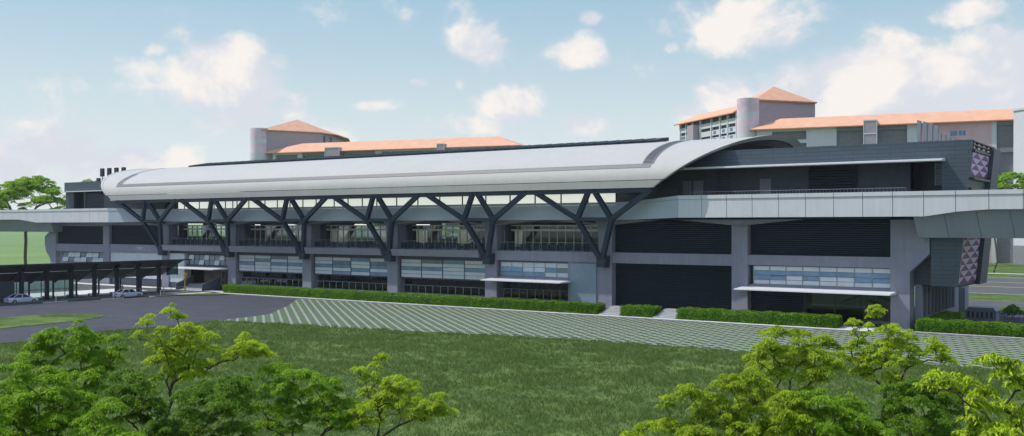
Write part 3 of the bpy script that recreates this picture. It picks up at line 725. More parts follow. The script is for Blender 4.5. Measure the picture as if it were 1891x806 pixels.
# ---------------------------------------------------------------- viaducts
def viaduct(label, sgn, xa, xb, xr0, xr1, zlo, zhi, zc, gx, loc):
    V = thing('elevated_viaduct', loc, label, 'viaduct')
    # parapet panels with open joints
    xs = []; x = xa; 
    while (x-xb)*sgn < 0: xs.append(x); x += 3.42*sgn
    def zb(x):
        t = min(1, max(0, (x-xr0)/(xr1-xr0))); return zlo+(zhi-zlo)*t
    b = MB(); c = MB()
    for x in xs:
        p, q = x+.035*sgn, x+3.385*sgn
        for bb, z0a, z0b, z1, y0, y1 in ((b, zb(p), zb(q), zc-.52, 121.0, 121.3), (c, zc-.49, zc-.49, zc, 120.9, 121.4)):
            bb.add([(p,y0,z0a),(q,y0,z0b),(q,y0,z1),(p,y0,z1),(p,y1,z0a),(q,y1,z0b),(q,y1,z1),(p,y1,z1)],
              [(0,1,2,3),(7,6,5,4),(0,4,5,1),(1,5,6,2),(2,6,7,3),(3,7,4,0)])
    b.build('parapet', 'parapet_paint', V); c.build('coping', 'parapet_paint', V)
    k = MB(); k.box(xa, xb, 121.32, 121.5, zhi, zc-.05); k.build('joint_backing', 'frame_dark', V)
    d = MB(); d.box(xa, xb, 121.5, 131.4, zhi-.1, zhi+.35); d.build('deck', 'girder_paint', V)
    k = MB(); k.box(xa, xb, 131.4, 131.7, zlo, zc); k.build('rear_parapet', 'parapet_paint', V)
    g = MB(); x = gx
    while (x-xb)*sgn < 0:
        p, q = x+.03*sgn, x+3.4*sgn
        o = .42*sgn                                             # slanted joints
        g.add([(p,121.7,zhi),(q,121.7,zhi),(q+o,122.9,11.0),(p+o,122.9,11.0),(p,130.8,zhi),(q,130.8,zhi),(q+o,129.8,11.0),(p+o,129.8,11.0)],
              [(0,1,2,3),(7,6,5,4),(0,4,5,1),(1,5,6,2),(2,6,7,3),(3,7,4,0)])
        x += 3.42*sgn
    g.build('box_girder', 'girder_paint', V)
    return V
viaduct('light grey panelled viaduct running out of the station at the right of the picture', 1, -57.9, 75, -26.5, -22.4, 13.45, 14.2, 16.36, -28.6, (-20,126,11))
viaduct('light grey panelled viaduct running out of the station past the tree at the left', -1, -185.6, -330, -213, -219.5, 13.08, 13.75, 15.98, -208.6, (-250,126,11))

# ---------------------------------------------------------------- covered walkway on the left
SH = thing('covered_walkway', (-160, 95, 0), 'low dark covered walkway on square posts beside the driveway', 'walkway shelter')
ys = [91.7+4.3*k for k in range(-7, 6)]
for y in ys:
    b = MB(); b.box(-158.3, -157.75, y-.27, y+.27, .13, 5.5); b.build('post', 'shelter_dark', SH)
    b = MB(); b.prism([(-157,5.62),(-157,5.35),(-158.3,4.7),(-163.1,2.55),(-163.2,2.85),(-159.6,4.4),(-158.3,5.05)], y-.12, y+.12); b.build('bracket', 'shelter_dark', SH)
    b = MB(); b.box(-163.6, -163.35, y-.12, y+.12, .13, 2.95); b.build('rear_post', 'shelter_dark', SH)
y0, y1 = 58, 117.4
b = MB()
for (x0, z0, x1, z1) in ((-156.2,6.0,-159.5,4.72),(-159.7,4.5,-163.3,2.95)):
    b.add([(x0,y0,z0),(x0,y1,z0),(x1,y1,z1),(x1,y0,z1),(x0,y0,z0+.16),(x0,y1,z0+.16),(x1,y1,z1+.16),(x1,y0,z1+.16)],
          [(0,1,2,3),(7,6,5,4),(0,4,5,1),(1,5,6,2),(2,6,7,3),(3,7,4,0)])
b.build('roof', 'shelter_under', SH)
b = MB(); b.box(-156.3, -156.1, y0, y1+1.5, 5.98, 6.2); b.build('fascia', 'frame_dark', SH)
b = MB(); b.box(-160.2, -160.0, y0, y1, 4.5, 4.62); b.build('gutter', 'frame_light', SH)
b = MB(); b.box(-158.2, -158.1, y1-2.3, y1-.1, 3.3, 5.6); b.box(-158.25,-158.05,y1-2.4,y1-2.28,3.2,5.7); b.box(-158.25,-158.05,y1-.2,y1-.05,3.2,5.7); b.build('end_panel', 'glass_dark', SH)
for k in range(2, 10):
    if k == 9: break
    ya = ys[0]+4.3*k
    if ya > 104.5: break
    g = MB(); g.box(-163.5, -163.46, ya+.1, ya+4.2, .2, 2.95); g.build('glass_screen', 'glass_green', SH)
    g = MB(); g.box(-163.55, -163.42, ya+2.1, ya+2.2, .2, 3.0); g.build('screen_mullion', 'frame_dark', SH)
b = MB(); b.box(-160, -159.8, 60, 87.2, .13, 3.4); b.build('solid_screen', 'grey_paint_dark', SH)
b = MB(); b.box(-185, -184.6, 55, 112, .13, 3.6)
pw = b.build('boundary_wall', 'hall_glow', label='pale green wall behind the glass screens of the walkway', cat='wall')
pw.data.materials.clear(); mat('pale_green', (.66,.76,.66), .8); pw.data.materials.append(M['pale_green'])
for k, y in enumerate((88.5, 93.3, 97.6, 101.6, 105.8)):
    b = MB(); b.box(-160.6, -160.1, y-1.0, y+1.0, .52, .60)
    for yy in (y-.9, y+.85): b.box(-160.55, -160.15, yy, yy+.06, .13, .52)
    b.build('bench', 'frame_dark', label='low dark bench under the walkway roof, %s of five' % ['leftmost','second from the left','middle one','fourth from the left','rightmost'][k], cat='bench', group='benches under the covered walkway')

# ---------------------------------------------------------------- cars, bollards, sign post
def make_car(label, loc, rz):
    T = thing('parked_car', loc, label, 'car', 'white cars parked by the covered walkway', rz)
    Lc, Wc = 5.1, 1.86
    st = [(-2.55,.62,.35,.70),(-2.45,.80,.25,.90),(-2.0,.90,.22,.98),(-1.2,.93,.20,.98),(0,.93,.20,.96),(1.0,.93,.20,.94),(1.8,.91,.22,.86),(2.3,.84,.24,.76),(2.55,.66,.34,.60)]
    b = MB(); n = 10; vs = []
    for x, w, zl, zt in st:
        r = [(-w*.92,zl),(-w,zl+.12),(-w,.5*(zl+zt)),(-w*.97,zt-.12),(-w*.86,zt-.01),(w*.86,zt-.01),(w*.97,zt-.12),(w,.5*(zl+zt)),(w,zl+.12),(w*.92,zl)]
        vs += [(x, y, z) for y, z in r]
    fs = [(i*n+k, i*n+(k+1) % n, (i+1)*n+(k+1) % n, (i+1)*n+k) for i in range(len(st)-1) for k in range(n)]
    fs += [tuple(range(n)), tuple(range(len(vs)-1, len(vs)-n-1, -1))]
    b.add(vs, fs); b.build('body', 'car_paint', T, local=True, smooth=True)
    b = MB(); b.add([(-1.72,-.82,.94),(-1.72,.82,.94),(1.25,.82,.92),(1.25,-.82,.92),(-.92,-.62,1.42),(-.92,.62,1.42),(.35,.62,1.44),(.35,-.62,1.44)],
                    [(0,3,2,1),(4,5,6,7),(0,1,5,4),(1,2,6,5),(2,3,7,6),(3,0,4,7)]); b.build('windows', 'car_glass', T, local=True)
    b = MB(); b.box(-.98, .4, -.64, .64, 1.42, 1.47)
    for s in (-1, 1):
        for (xa, za, xb, zb) in ((-1.78,.95,-.95,1.45),(1.28,.93,.36,1.46),(-.22,.95,-.2,1.44)):
            b.bar((xa,s*.845,za), (xb,s*.645,zb), .09)
    b.build('roof', 'car_paint', T, local=True)
    for x in (-1.55, 1.6):
        for s in (-1, 1):
            b = MB(); b.tube([(x,s*.70,.33),(x,s*.95,.33)], .34, 18); w = b.build('wheel', 'tyre', T, local=True)
            b = MB(); b.tube([(x,s*.90,.33),(x,s*.965,.33)], .22, 12); b.build('rim', 'rim', w, local=True)
    for s in (-1, 1):
        b = MB(); b.box(-2.56, -2.42, s*.45, s*.76, .62, .80); b.build('tail_light', 'red_light', T, local=True)
        b = MB(); b.box(2.38, 2.53, s*.45, s*.74, .50, .64); b.build('headlight', 'frame_light', T, local=True)
        b = MB(); b.box(.78, .95, s*.90, s*1.06, .92, 1.04); b.build('mirror', 'car_paint', T, local=True)
    return T
make_car('white sedan at the far left edge of the picture by the walkway posts', (-156.0, 86.2, .008), R(90))
make_car('white sedan parked by the far end of the covered walkway, nearer the entrance steps', (-153.2, 103.5, .008), R(88))
for k, (x, y) in enumerate(((-153.3,90.5),(-152.4,100.2),(-151.0,108.5))):
    b = MB(); b.tube([(x,y,0),(x,y,1.05)], .05, 8); b.tube([(x,y,1.0),(x,y,1.08)], .07, 8)
    b.build('bollard', 'white_metal', label='thin white bollard %s' % ['in front of the leftmost sedan','by the driveway between the two sedans','just right of the sedan nearer the entrance'][k], cat='bollard', group='bollards along the driveway')
    b = MB(); b.box(x-.12, x+.12, y-2.2, y+2.0, .01, .14)
    b.build('wheel_stop', 'concrete_pale', label='low pale kerb block %s' % ['in front of the leftmost sedan','by the driveway between the two sedans','just right of the sedan nearer the entrance'][k], cat='kerb block', group='kerb blocks along the driveway')
S = thing('sign_post', (-152.9, 115.0, .14), 'yellow post with small round fittings on the grass verge before the entrance steps', 'sign post')
b = MB(); b.tube([(-152.9,115,.14),(-152.9,115,3.9)], .09, 8); b.build('post', 'yellow_paint', S)
b = MB(); b.box(-153.1, -152.7, 114.6, 115.4, 3.3, 3.7); b.box(-153.05,-152.75,114.65,115.1,2.6,2.95); b.build('sign_plate', 'yellow_paint', S)
F = thing('railing', (-157, 113, .13), 'low grey railing at the end of the covered walkway', 'railing')
b = MB()
for k in range(8): y = 106.5+k*1.6; b.bar((-156.2,y,.13), (-156.2,y,1.2), .08)
b.build('railing_posts', 'frame_light', F)
b = MB(); b.bar((-156.2,106.5,1.15), (-156.2,117.7,1.15), .07); b.bar((-156.2,106.5,.7), (-156.2,117.7,.7), .05); b.build('rail', 'frame_light', F)

# people: one continuous body each, clothes as coloured regions of small children
def person(loc, rz, label):
    T = thing('person', loc, label, 'person', None, rz)
    def skin(name, J, E_, m):
        me = bpy.data.meshes.new(name); me.from_pydata([j[:3] for j in J], E_, []); me.materials.append(M[m])
        o = bpy.data.objects.new(name, me); COL.objects.link(o); o.parent = T
        md = o.modifiers.new('s', 'SKIN'); sd = me.skin_vertices[0].data if me.skin_vertices else None
        if sd is None:
            bm = bmesh.new(); bm.from_mesh(me); bm.verts.layers.skin.verify(); bm.to_mesh(me); bm.free(); sd = me.skin_vertices[0].data
        for i, j in enumerate(J): sd[i].radius = (j[3], j[3]*(j[4] if len(j) > 4 else 1))
        sd[0].use_root = True
        s = o.modifiers.new('u', 'SUBSURF'); s.levels = 1; s.render_levels = 2; me.polygons.foreach_set('use_smooth', [True]*len(me.polygons))
        return o
    body = [(0,0,.95,.13,.8),(0,0,1.2,.13,.75),(0,0,1.40,.15,.7),(0,0,1.50,.055),(0,0,1.58,.07),(0,.01,1.68,.085),
            (.18,0,1.40,.05),(.23,.0,1.12,.04),(.24,.06,.86,.03),(.25,.08,.76,.03),(-.18,0,1.40,.05),(-.23,0,1.12,.04),(-.24,.05,.86,.03),(-.25,.07,.76,.03),
            (.09,0,.85,.085),(.10,.04,.48,.055),(.10,.02,.10,.04),(.10,.14,.04,.035),(-.09,0,.85,.085),(-.10,-.03,.48,.055),(-.10,-.08,.10,.04),(-.10,.04,.04,.035)]
    ed = [(0,1),(1,2),(2,3),(3,4),(4,5),(2,6),(6,7),(7,8),(8,9),(2,10),(10,11),(11,12),(12,13),(0,14),(14,15),(15,16),(16,17),(0,18),(18,19),(19,20),(20,21)]
    skin('body', body, ed, 'skin')
    skin('shirt', [(0,0,.93,.15,.85),(0,0,1.2,.148,.8),(0,0,1.41,.165,.75),(.19,0,1.40,.065),(.235,0,1.14,.055),(-.19,0,1.40,.065),(-.235,0,1.14,.055)], [(0,1),(1,2),(2,3),(3,4),(2,5),(5,6)], 'cloth_white')
    skin('trousers', [(0,0,.93,.14,.85),(.09,0,.84,.098),(.10,.04,.48,.07),(.10,.02,.12,.055),(-.09,0,.84,.098),(-.10,-.03,.48,.07),(-.10,-.08,.12,.055)], [(0,1),(1,2),(2,3),(0,4),(4,5),(5,6)], 'cloth_white')
    b = MB(); b.tube([(0,-.03,1.66),(0,-.02,1.74),(0,0,1.79)], [.092,.085,.03], 10); b.build('hair', 'hair', T, local=True, smooth=True)
person((-160.9, 107.6, .13), R(200), 'person in white clothes standing behind the sedan nearer the entrance steps')
person((-159.3, 83.6, .13), R(170), 'person in pale clothes standing behind the sedan at the left edge')

# cabinet and fence at the right
S = thing('utility_cabinet', (-24.6, 143, 0), 'grey box cabinet with a rounded top behind the right hedge', 'utility cabinet')
b = MB(); b.prism([(-26.6,.02),(-22.9,.02),(-22.9,1.3),(-23.2,1.75),(-26.2,1.75),(-26.6,1.3)], 141.6, 144.6); b.build('housing', 'cabinet', S)
b = MB()
for k in range(6): b.box(-26.3+k*.55, -26.05+k*.55, 141.55, 141.6, .4, 1.2)
b.build('vent', 'frame_dark', S)
Fn = thing('fence', (-20, 139, 0), 'thin dark railing fence behind the right hedge beside the cabinet', 'fence')
b = MB(); x = -22.6
while x < 10: b.bar((x,139.2,0), (x,139.2,1.5), .05); x += .55
b.build('pickets', 'frame_dark', Fn)
b = MB(); b.bar((-22.6,139.2,1.45), (10,139.2,1.45), .06); b.bar((-22.6,139.2,.2), (10,139.2,.2), .05); b.build('rail', 'frame_dark', Fn)

# ---------------------------------------------------------------- apartment blocks
def hdb(name, loc, rz, label, L, D, ze, zr, segs, group, hip=6, roofx=(-2, 2)):
    T = thing(name, loc, label, 'apartment block', group, rz)
    b = MB(); b.box(0, L, 1.3, D, 0, ze); b.build('wall', 'hdb_recess', T, local=True)
    # segs: (x0,x1,kind)
    nf = int(ze/2.85)
    for x0, x1, k in segs:
        if k == 'wall': b = MB(); b.box(x0, x1, 0, 1.29, 0, ze-.02); b.build('pier', 'hdb_white', T, local=True)
        if k == 'shaft':
            b = MB(); b.box(x0, x1, -1.8, 1.28, 0, ze+1.6); b.build('lift_shaft', 'hdb_mauve', T, local=True)
            b = MB()
            for z in (ze+1.6, ze-3, ze-9, ze-15, ze-21): b.box(x0-.12, x1+.12, -1.95, -1.81, z-.25, z+.15)
            b.box(x0-.12, x0+.15, -1.94, -1.82, 0, ze+1.5); b.box(x1-.15, x1+.12, -1.94, -1.82, 0, ze+1.5); b.build('shaft_trim', 'hdb_white', T, local=True)
        if k == 'corr':
            for f in range(0, nf):
                z = ze-2.0-2.85*f
                if z > 2: b = MB(); b.box(x0, x1, .15, 1.25, (z-.5 if f else ze-1), (z+.75 if f else ze-.03)); b.build('corridor_parapet', 'hdb_white', T, local=True)
        if k == 'tall':
            for z in (ze-.03, ze-9, ze-19, ze-29):
                b = MB(); b.box(x0, x1, .3, 1.2, z-1.6, z); b.build('corridor_parapet', 'hdb_grey', T, local=True)
        if k == 'pink':
            b = MB(); b.box(x0, x1, 0, 1.28, 0, ze-.02); b.build('pink_wall', 'hdb_pink', T, local=True)
            for f in range(0, 7):
                z = ze-3.8-4.6*f
                if z < 2: break
                for wx in (x0+2.2, x0+9.5):
                    if f == 0 and wx < x0+3 : continue
                    b = MB()
                    for q in range(4): b.box(wx+q*1.1+(.4 if q > 1 else 0), wx+q*1.1+.95+(.4 if q > 1 else 0), -.06, -.003, z-.8, z+.8)
                    b.build('window', 'hdb_blue', T, local=True)
    b = MB(); a0, a1 = roofx[0], L+roofx[1]; yf, yb = -1.6, D+1.6; ym = D/2
    vs = [(a0,yf,ze),(a1,yf,ze),(a1,yb,ze),(a0,yb,ze),(a0+hip*1.6,ym,zr),(a1-hip,ym,zr)]
    b.add(vs, [(0,1,5,4),(1,2,5),(2,3,4,5),(3,0,4),(3,2,1,0)]); b.build('roof', 'roof_orange', T, local=True)
    b = MB(); b.box(a0, a1, yf-.05, yf+.15, ze-.35, ze+.02); b.box(a1-.15, a1+.05, yf, yb, ze-.35, ze+.02); b.build('eaves', 'roof_orange_dark', T, local=True)
    return T
GRP = 'apartment blocks with orange roofs'
hdb('apartment_block', (-135.7, 348.9, 0), math.atan2(.1837,.9832), 'long apartment block with orange roof and blue windows on pink, behind the right half', 120, 11, 47.2, 51.4,
    [(0,5.5,'wall'),(5.5,17.5,'corr'),(17.5,27.8,'wall'),(27.8,36.8,'tall'),(37.0,41.3,'shaft'),(41.5,50.9,'tall'),(50.9,55,'wall'),(55,77,'pink'),(77,78.5,'wall'),(78.5,83.4,'tall'),(83.4,86,'wall'),(86,97,'tall'),(97,104,'wall'),(104,118,'tall')], GRP)
hdb('apartment_block', (-377.6, 326.5, 0), math.atan2(.2281,.9734), 'long apartment block with orange hipped roof behind the left half of the station roof', 124, 12, 47.2, 51.9,
    [(0,1.5,'wall'),(1.5,8,'tall'),(8,9.5,'wall'),(9.5,22,'corr'),(22,24.5,'wall'),(24.5,37,'tall'),(38.3,46,'shaft'),(46,64,'tall'),(64,67,'wall'),(67,95,'corr'),(96.4,100,'shaft'),(100,122.5,'corr'),(122.5,124,'wall')], GRP, hip=13, roofx=(0, 12))

def stripes_cyl(b_, cx_, cy_, r, z1): pass
mat('cyl_paint', (.70,.55,.62), .6, var=.2, scale=.12)
def tower(loc, label, cyl, rad, ztop, wallpts, zw, roof, eave_m='roof_orange'):
    T = thing('apartment_tower', loc, label, 'apartment tower', GRP)
    z = 0; bands = []
    b = MB(); w = MB(); zz = ztop; k = 0
    ring = [(cyl[0]+rad*math.cos(2*math.pi*i/40), cyl[1]+rad*math.sin(2*math.pi*i/40)) for i in range(40)]
    while zz > 0:
        h = 5.2 if k % 2 == 0 else 2.2
        q = MB(); q.prism(ring, max(0, zz-h), zz, 'z'); q.build('stair_drum' if k % 2 == 0 else 'drum_band', 'cyl_paint' if k % 2 == 0 else 'hdb_white', T, smooth=True); zz -= h; k += 1
    b = MB(); b.prism(wallpts, 0, zw, 'z'); b.build('wall', 'hdb_mauve', T)
    b = MB(); eave, apex, ze = roof
    vs = [(x, y, ze) for x, y in eave]+[apex]; n = len(eave)
    b.add(vs, [(i, (i+1) % n, n) for i in range(n)]+[tuple(range(n-1, -1, -1))]); b.build('roof', 'roof_orange', T)
    b = MB()
    for i in range(n): b.bar(eave[i]+(ze-.2,), eave[(i+1) % n]+(ze-.2,), .3, .5)
    b.build('eaves', 'roof_orange_dark', T)
    return T
tower((-136, 368, 0), 'striped pink drum tower with orange pyramid roof, right of the centre', (-139.9,351.2), 4.0, 58.9,
      [(-141.0,359.9),(-125.2,382.2),(-136,390),(-149,368)], 59.6, ([(-146.5,362.5),(-140.5,359.6),(-124.3,381.5),(-136,391),(-152,371)], (-139.3,376.0,66.3), 59.7))
# wing going off to the left of that tower
Lw = thing('apartment_wing', (-183.6, 385.3, 0), 'short white wing with dark gaps and sloping orange roof beside the right drum tower', 'apartment wing', GRP, math.atan2(355.7-385.3, -145.7+183.6))
LL = math.hypot(37.9, 29.6)-1.5
b = MB(); b.box(0, LL, .8, 7.6, 0, 55); b.build('wall', 'frame_dark', Lw, local=True)
for f in range(18):
    z = 53.0-2.9*f
    if z > 3: b = MB(); b.box(0, LL, .2, .79, z-2.3 if f else z-1.9, z-.3 if f else z); b.build('corridor_parapet', 'hdb_white', Lw, local=True)
for x in (0, 5.5, 11, 18, 27, 34, 40, 46.6): b = MB(); b.box(x, x+.7, -.1, .79, 0, 54.6); b.build('pier', 'hdb_white', Lw, local=True)
for f in range(6):
    z = 49.4-2.9*f*1.0
    for wx in (1, 3.2, 7, 29, 36, 42):
        b = MB()
        for q in range(3): b.box(wx+q*.75, wx+q*.75+.55, .12, .196, z-1.1, z+.1)
        b.build('window', 'hdb_blue', Lw, local=True)
b = MB(); b.box(12.2, 17.4, -2.6, .78, 0, 53); b.build('lift_shaft', 'hdb_mauve', Lw, local=True)
b = MB(); b.add([(-2.5,-1.5,54.9),(LL+.3,-1.5,54.9),(LL+.3,8,54.9),(-2.5,8,54.9),(8,4.5,58.3),(LL+.3,4.5,58.3)], [(0,1,5,4),(1,2,5),(2,3,4,5),(3,0,4),(3,2,1,0)]); b.build('roof', 'roof_orange', Lw, local=True)
b = MB(); b.box(-2.5, LL+1, -1.55, -1.3, 54.5, 54.9); b.build('eaves', 'roof_orange_dark', Lw, local=True)
# tower behind the left block: drum, wall and a curved rear facade
T = tower((-375, 345, 0), 'striped pink drum tower with orange sweeping roof, left of the centre', (-377.0, 326.5), 4.5, 59.2,
      [(-373.6,324.4),(-361.2,351.4),(-366,366),(-376,382),(-394,402),(-404,398),(-390,360)], 58.2, ([(-379,327),(-373.3,324),(-361,351),(-364,366),(-374,384),(-392,404),(-404,400),(-394,355)], (-374.5,348.3,65.3), 58.4))
b = MB()
for (xa, ya), (xb, yb) in (((-361.2,351.4),(-366,366)),((-366,366),(-376,382)),((-376,382),(-394,402))):
    for t in (.25, .7):
        x, y = xa+(xb-xa)*t, ya+(yb-ya)*t; nx, ny = (yb-ya), -(xb-xa); l = math.hypot(nx, ny); nx /= l; ny /= l
        dx, dy = (xb-xa)/l*1.2*1, (yb-ya)/l*1.2
        b.add([(x-dx+nx*.05,y-dy+ny*.05,20),(x+dx+nx*.05,y+dy+ny*.05,20),(x+dx+nx*.05,y+dy+ny*.05,57),(x-dx+nx*.05,y-dy+ny*.05,57)], [(0,1,2,3)])
b.build('window_strip', 'frame_dark', T)
S = thing('apartment_slab', (-50, 361, 0), 'white end slab of a tall block at the right edge of the picture', 'apartment block', GRP)
b = MB(); b.prism([(-52.6,357.5),(-30,340),(-22,352),(-44,372)], 0, 49.3, 'z'); b.build('wall', 'hdb_white', S)
b = MB(); b.prism([(-52.75,357.4),(-29.9,339.7),(-29.6,340.2),(-52.3,358.0)], 0, 6, 'z'); b.build('base', 'hdb_grey', S)
b = MB(); b.prism([(-53,357.3),(-29.7,339.3),(-21,352),(-44,373)], 49.3, 50, 'z'); b.build('parapet', 'hdb_white', S)
S = thing('link_canopy', (-70, 335, 0), 'low white walkway canopy on pale columns in front of the right apartment block', 'walkway canopy')
for x in (-75,-66,-61.5,-58.5): b = MB(); b.box(x, x+1.2, 334, 335.2, 0, 9.5); b.build('post', 'hdb_white', S)
b = MB(); b.box(-90, -56, 333, 337, 9.5, 10.3); b.build('roof', 'hdb_white', S)

# ---------------------------------------------------------------- hedges, grass
def quads(name, C_, U, V, m, tint, parent=None, extra=None):
    """leaf rhombs: centre C, half-length vector U, half-width vector V (numpy n x 3)"""
    n = len(C_); P = np.empty((n, 4, 3)); P[:, 0] = C_-U; P[:, 1] = C_+V-U*.1; P[:, 2] = C_+U; P[:, 3] = C_-V-U*.1
    verts = P.reshape(-1, 3); org = np.zeros(3)
    if parent is not None: org = np.array(ORG[parent.name][0])
    me = bpy.data.meshes.new(name); ev, ef = extra if extra else ([], [])
    nv = n*4
    me.vertices.add(nv+len(ev)); allv = np.concatenate([verts-org, np.array(ev).reshape(-1, 3)-org if len(ev) else np.zeros((0, 3))])
    me.vertices.foreach_set('co', allv.ravel().astype(np.float32))
    ne = len(ef); loops = np.concatenate([np.arange(nv), np.array([i+nv for f in ef for i in f], dtype=np.int64)]) if ne else np.arange(nv)
    me.loops.add(len(loops)); me.loops.foreach_set('vertex_index', loops.astype(np.int32))
    me.polygons.add(n+ne); me.polygons.foreach_set('loop_start', (np.arange(n+ne)*4).astype(np.int32))
    me.update(calc_edges=True); me.validate()
    at = me.attributes.new('tint', 'FLOAT', 'FACE'); at.data.foreach_set('value', np.concatenate([tint, np.full(ne, .05)]).astype(np.float32))
    me.materials.append(M[m]); o = bpy.data.objects.new(name, me); COL.objects.link(o)
    if parent is not None: o.parent = parent
    ORG[o.name] = (Vector(org), 0)
    return o
def rnd_dirs(rs, n):
    d = rs.normal(size=(n, 3)); return d/np.linalg.norm(d, axis=1)[:, None]
def hedge(x0, x1, y0, y1, z0, z1, label, dens=95, seed=1):
    rs = np.random.RandomState(seed); L_, D_, H_ = x1-x0, y1-y0, z1-z0
    faces = [('t', L_*D_), ('f', L_*H_), ('b', L_*H_), ('l', D_*H_), ('r', D_*H_)]; C_ = []
    for k, a in faces:
        n = int(a*dens); u, v, w = rs.rand(n), rs.rand(n), rs.rand(n)*.16-.10
        if k == 't': c = np.stack([x0+u*L_, y0+v*D_, z1-w], 1)
        elif k == 'f': c = np.stack([x0+u*L_, y0+w, z0+v*H_], 1)
        elif k == 'b': c = np.stack([x0+u*L_, y1-w, z0+v*H_], 1)
        elif k == 'l': c = np.stack([x0+w, y0+u*D_, z0+v*H_], 1)
        else: c = np.stack([x1-w, y0+u*D_, z0+v*H_], 1)
        # gently uneven trimming
        bump = .07*np.sin(c[:, 0]*1.7+seed)+.05*np.sin(c[:, 0]*4.1+c[:, 1]*3)
        if k == 't': c[:, 2] += bump
        if k == 'f': c[:, 1] += bump
        C_.append(c)
    C_ = np.concatenate(C_); n = len(C_); U = rnd_dirs(rs, n); U[:, 2] = np.abs(U[:, 2])*.6; V = np.cross(U, rnd_dirs(rs, n)); V /= np.linalg.norm(V, axis=1)[:, None]+1e-6
    s = .07+.05*rs.rand(n); tint = np.clip(rs.rand(n)**1.3*.9+.25*np.sin(C_[:, 0]*.9+C_[:, 1]*2)*.3, 0, 1)
    i = .12; ev = [(x, y, z) for z in (z0, z1-i) for x, y in ((x0+i,y0+i),(x1-i,y0+i),(x1-i,y1-i),(x0+i,y1-i))]
    ef = [(0,3,2,1),(4,5,6,7),(0,1,5,4),(1,2,6,5),(2,3,7,6),(3,0,4,7)]
    o = quads('hedge', C_, U*s[:, None], V*s[:, None]*.6, 'leaf_hedge', tint, None, (ev, ef))
    props(o, label, 'hedge', 'clipped green hedges in front of the station'); return o
hedge(-148.3, -69.5, 119.7, 122.3, .15, 1.5, 'longest clipped hedge, ending left of both flights of steps', seed=1)
hedge(-65.9, -61.0, 119.8, 122.4, .15, 1.5, 'shortest clipped hedge, between the two flights of steps', seed=2)
hedge(-57.5, -36.8, 119.8, 122.4, .15, 1.5, 'clipped hedge between the right flight of steps and the glazed entrance', seed=3)
hedge(-28.2, 14, 121.9, 124.4, .10, 1.45, 'clipped hedge right of the end pier, running out of the picture', seed=4)
hedge(-28.3, -26.3, 124.5, 137.5, .10, 1.3, 'clipped hedge running back along the glazed end wall', seed=5)
PN = np.array(PAV)
def grass():
    rs = np.random.RandomState(7); n = 210000
    # denser towards the viewer's side of the lawn
    X = rs.uniform(-106, 30, n); Y = rs.uniform(22, 97, n)
    bx = [-107,-96.5,-85.5,-74.2,-62.4,-50,-36.8,-23.3,-10,10,40]; by = [84.5,86.3,87.7,89.9,92.3,93.3,93.7,94.3,94.9,95.7,96.7]
    edge_x = np.interp(Y, [22,40,50,55.4,58,69,73,79.6,84.5], [-102.8,-102.8,-103.4,-104.2,-103,-106,-105.5,-104.6,-105.8])
    cl = np.sin(X*.9+np.sin(Y*.7)*2)*np.sin(Y*1.1+np.sin(X*.5)*2)*.5+.5
    keep = (Y < np.interp(X, bx, by)) & (X > edge_x+.1) & (rs.rand(n) < .25+.75*cl)
    X, Y, cl = X[keep], Y[keep], cl[keep]; m = len(X)
    X = np.repeat(X, 3)+rs.normal(0, .07, m*3); Y = np.repeat(Y, 3)+rs.normal(0, .07, m*3); cl = np.repeat(cl, 3); n = m*3
    h = (.06+.13*rs.rand(n))*(.5+1.0*cl); lean = rs.normal(0, .5, (n, 2))
    U = np.stack([lean[:, 0]*h, lean[:, 1]*h, h], 1); C_ = np.stack([X, Y, h*.9], 1)+U*.05; th = rs.rand(n)*6.28
    V = np.stack([np.cos(th), np.sin(th), 0*th], 1)*(.02+.02*rs.rand(n))[:, None]
    tint = np.clip(.25+.5*rs.rand(n)*cl+.2*rs.rand(n), 0, 1)
    o = quads('grass', C_, U, V, 'leaf_grass', tint); props(o, 'short rough grass of the wide front lawn', 'grass', kind='stuff')
grass()

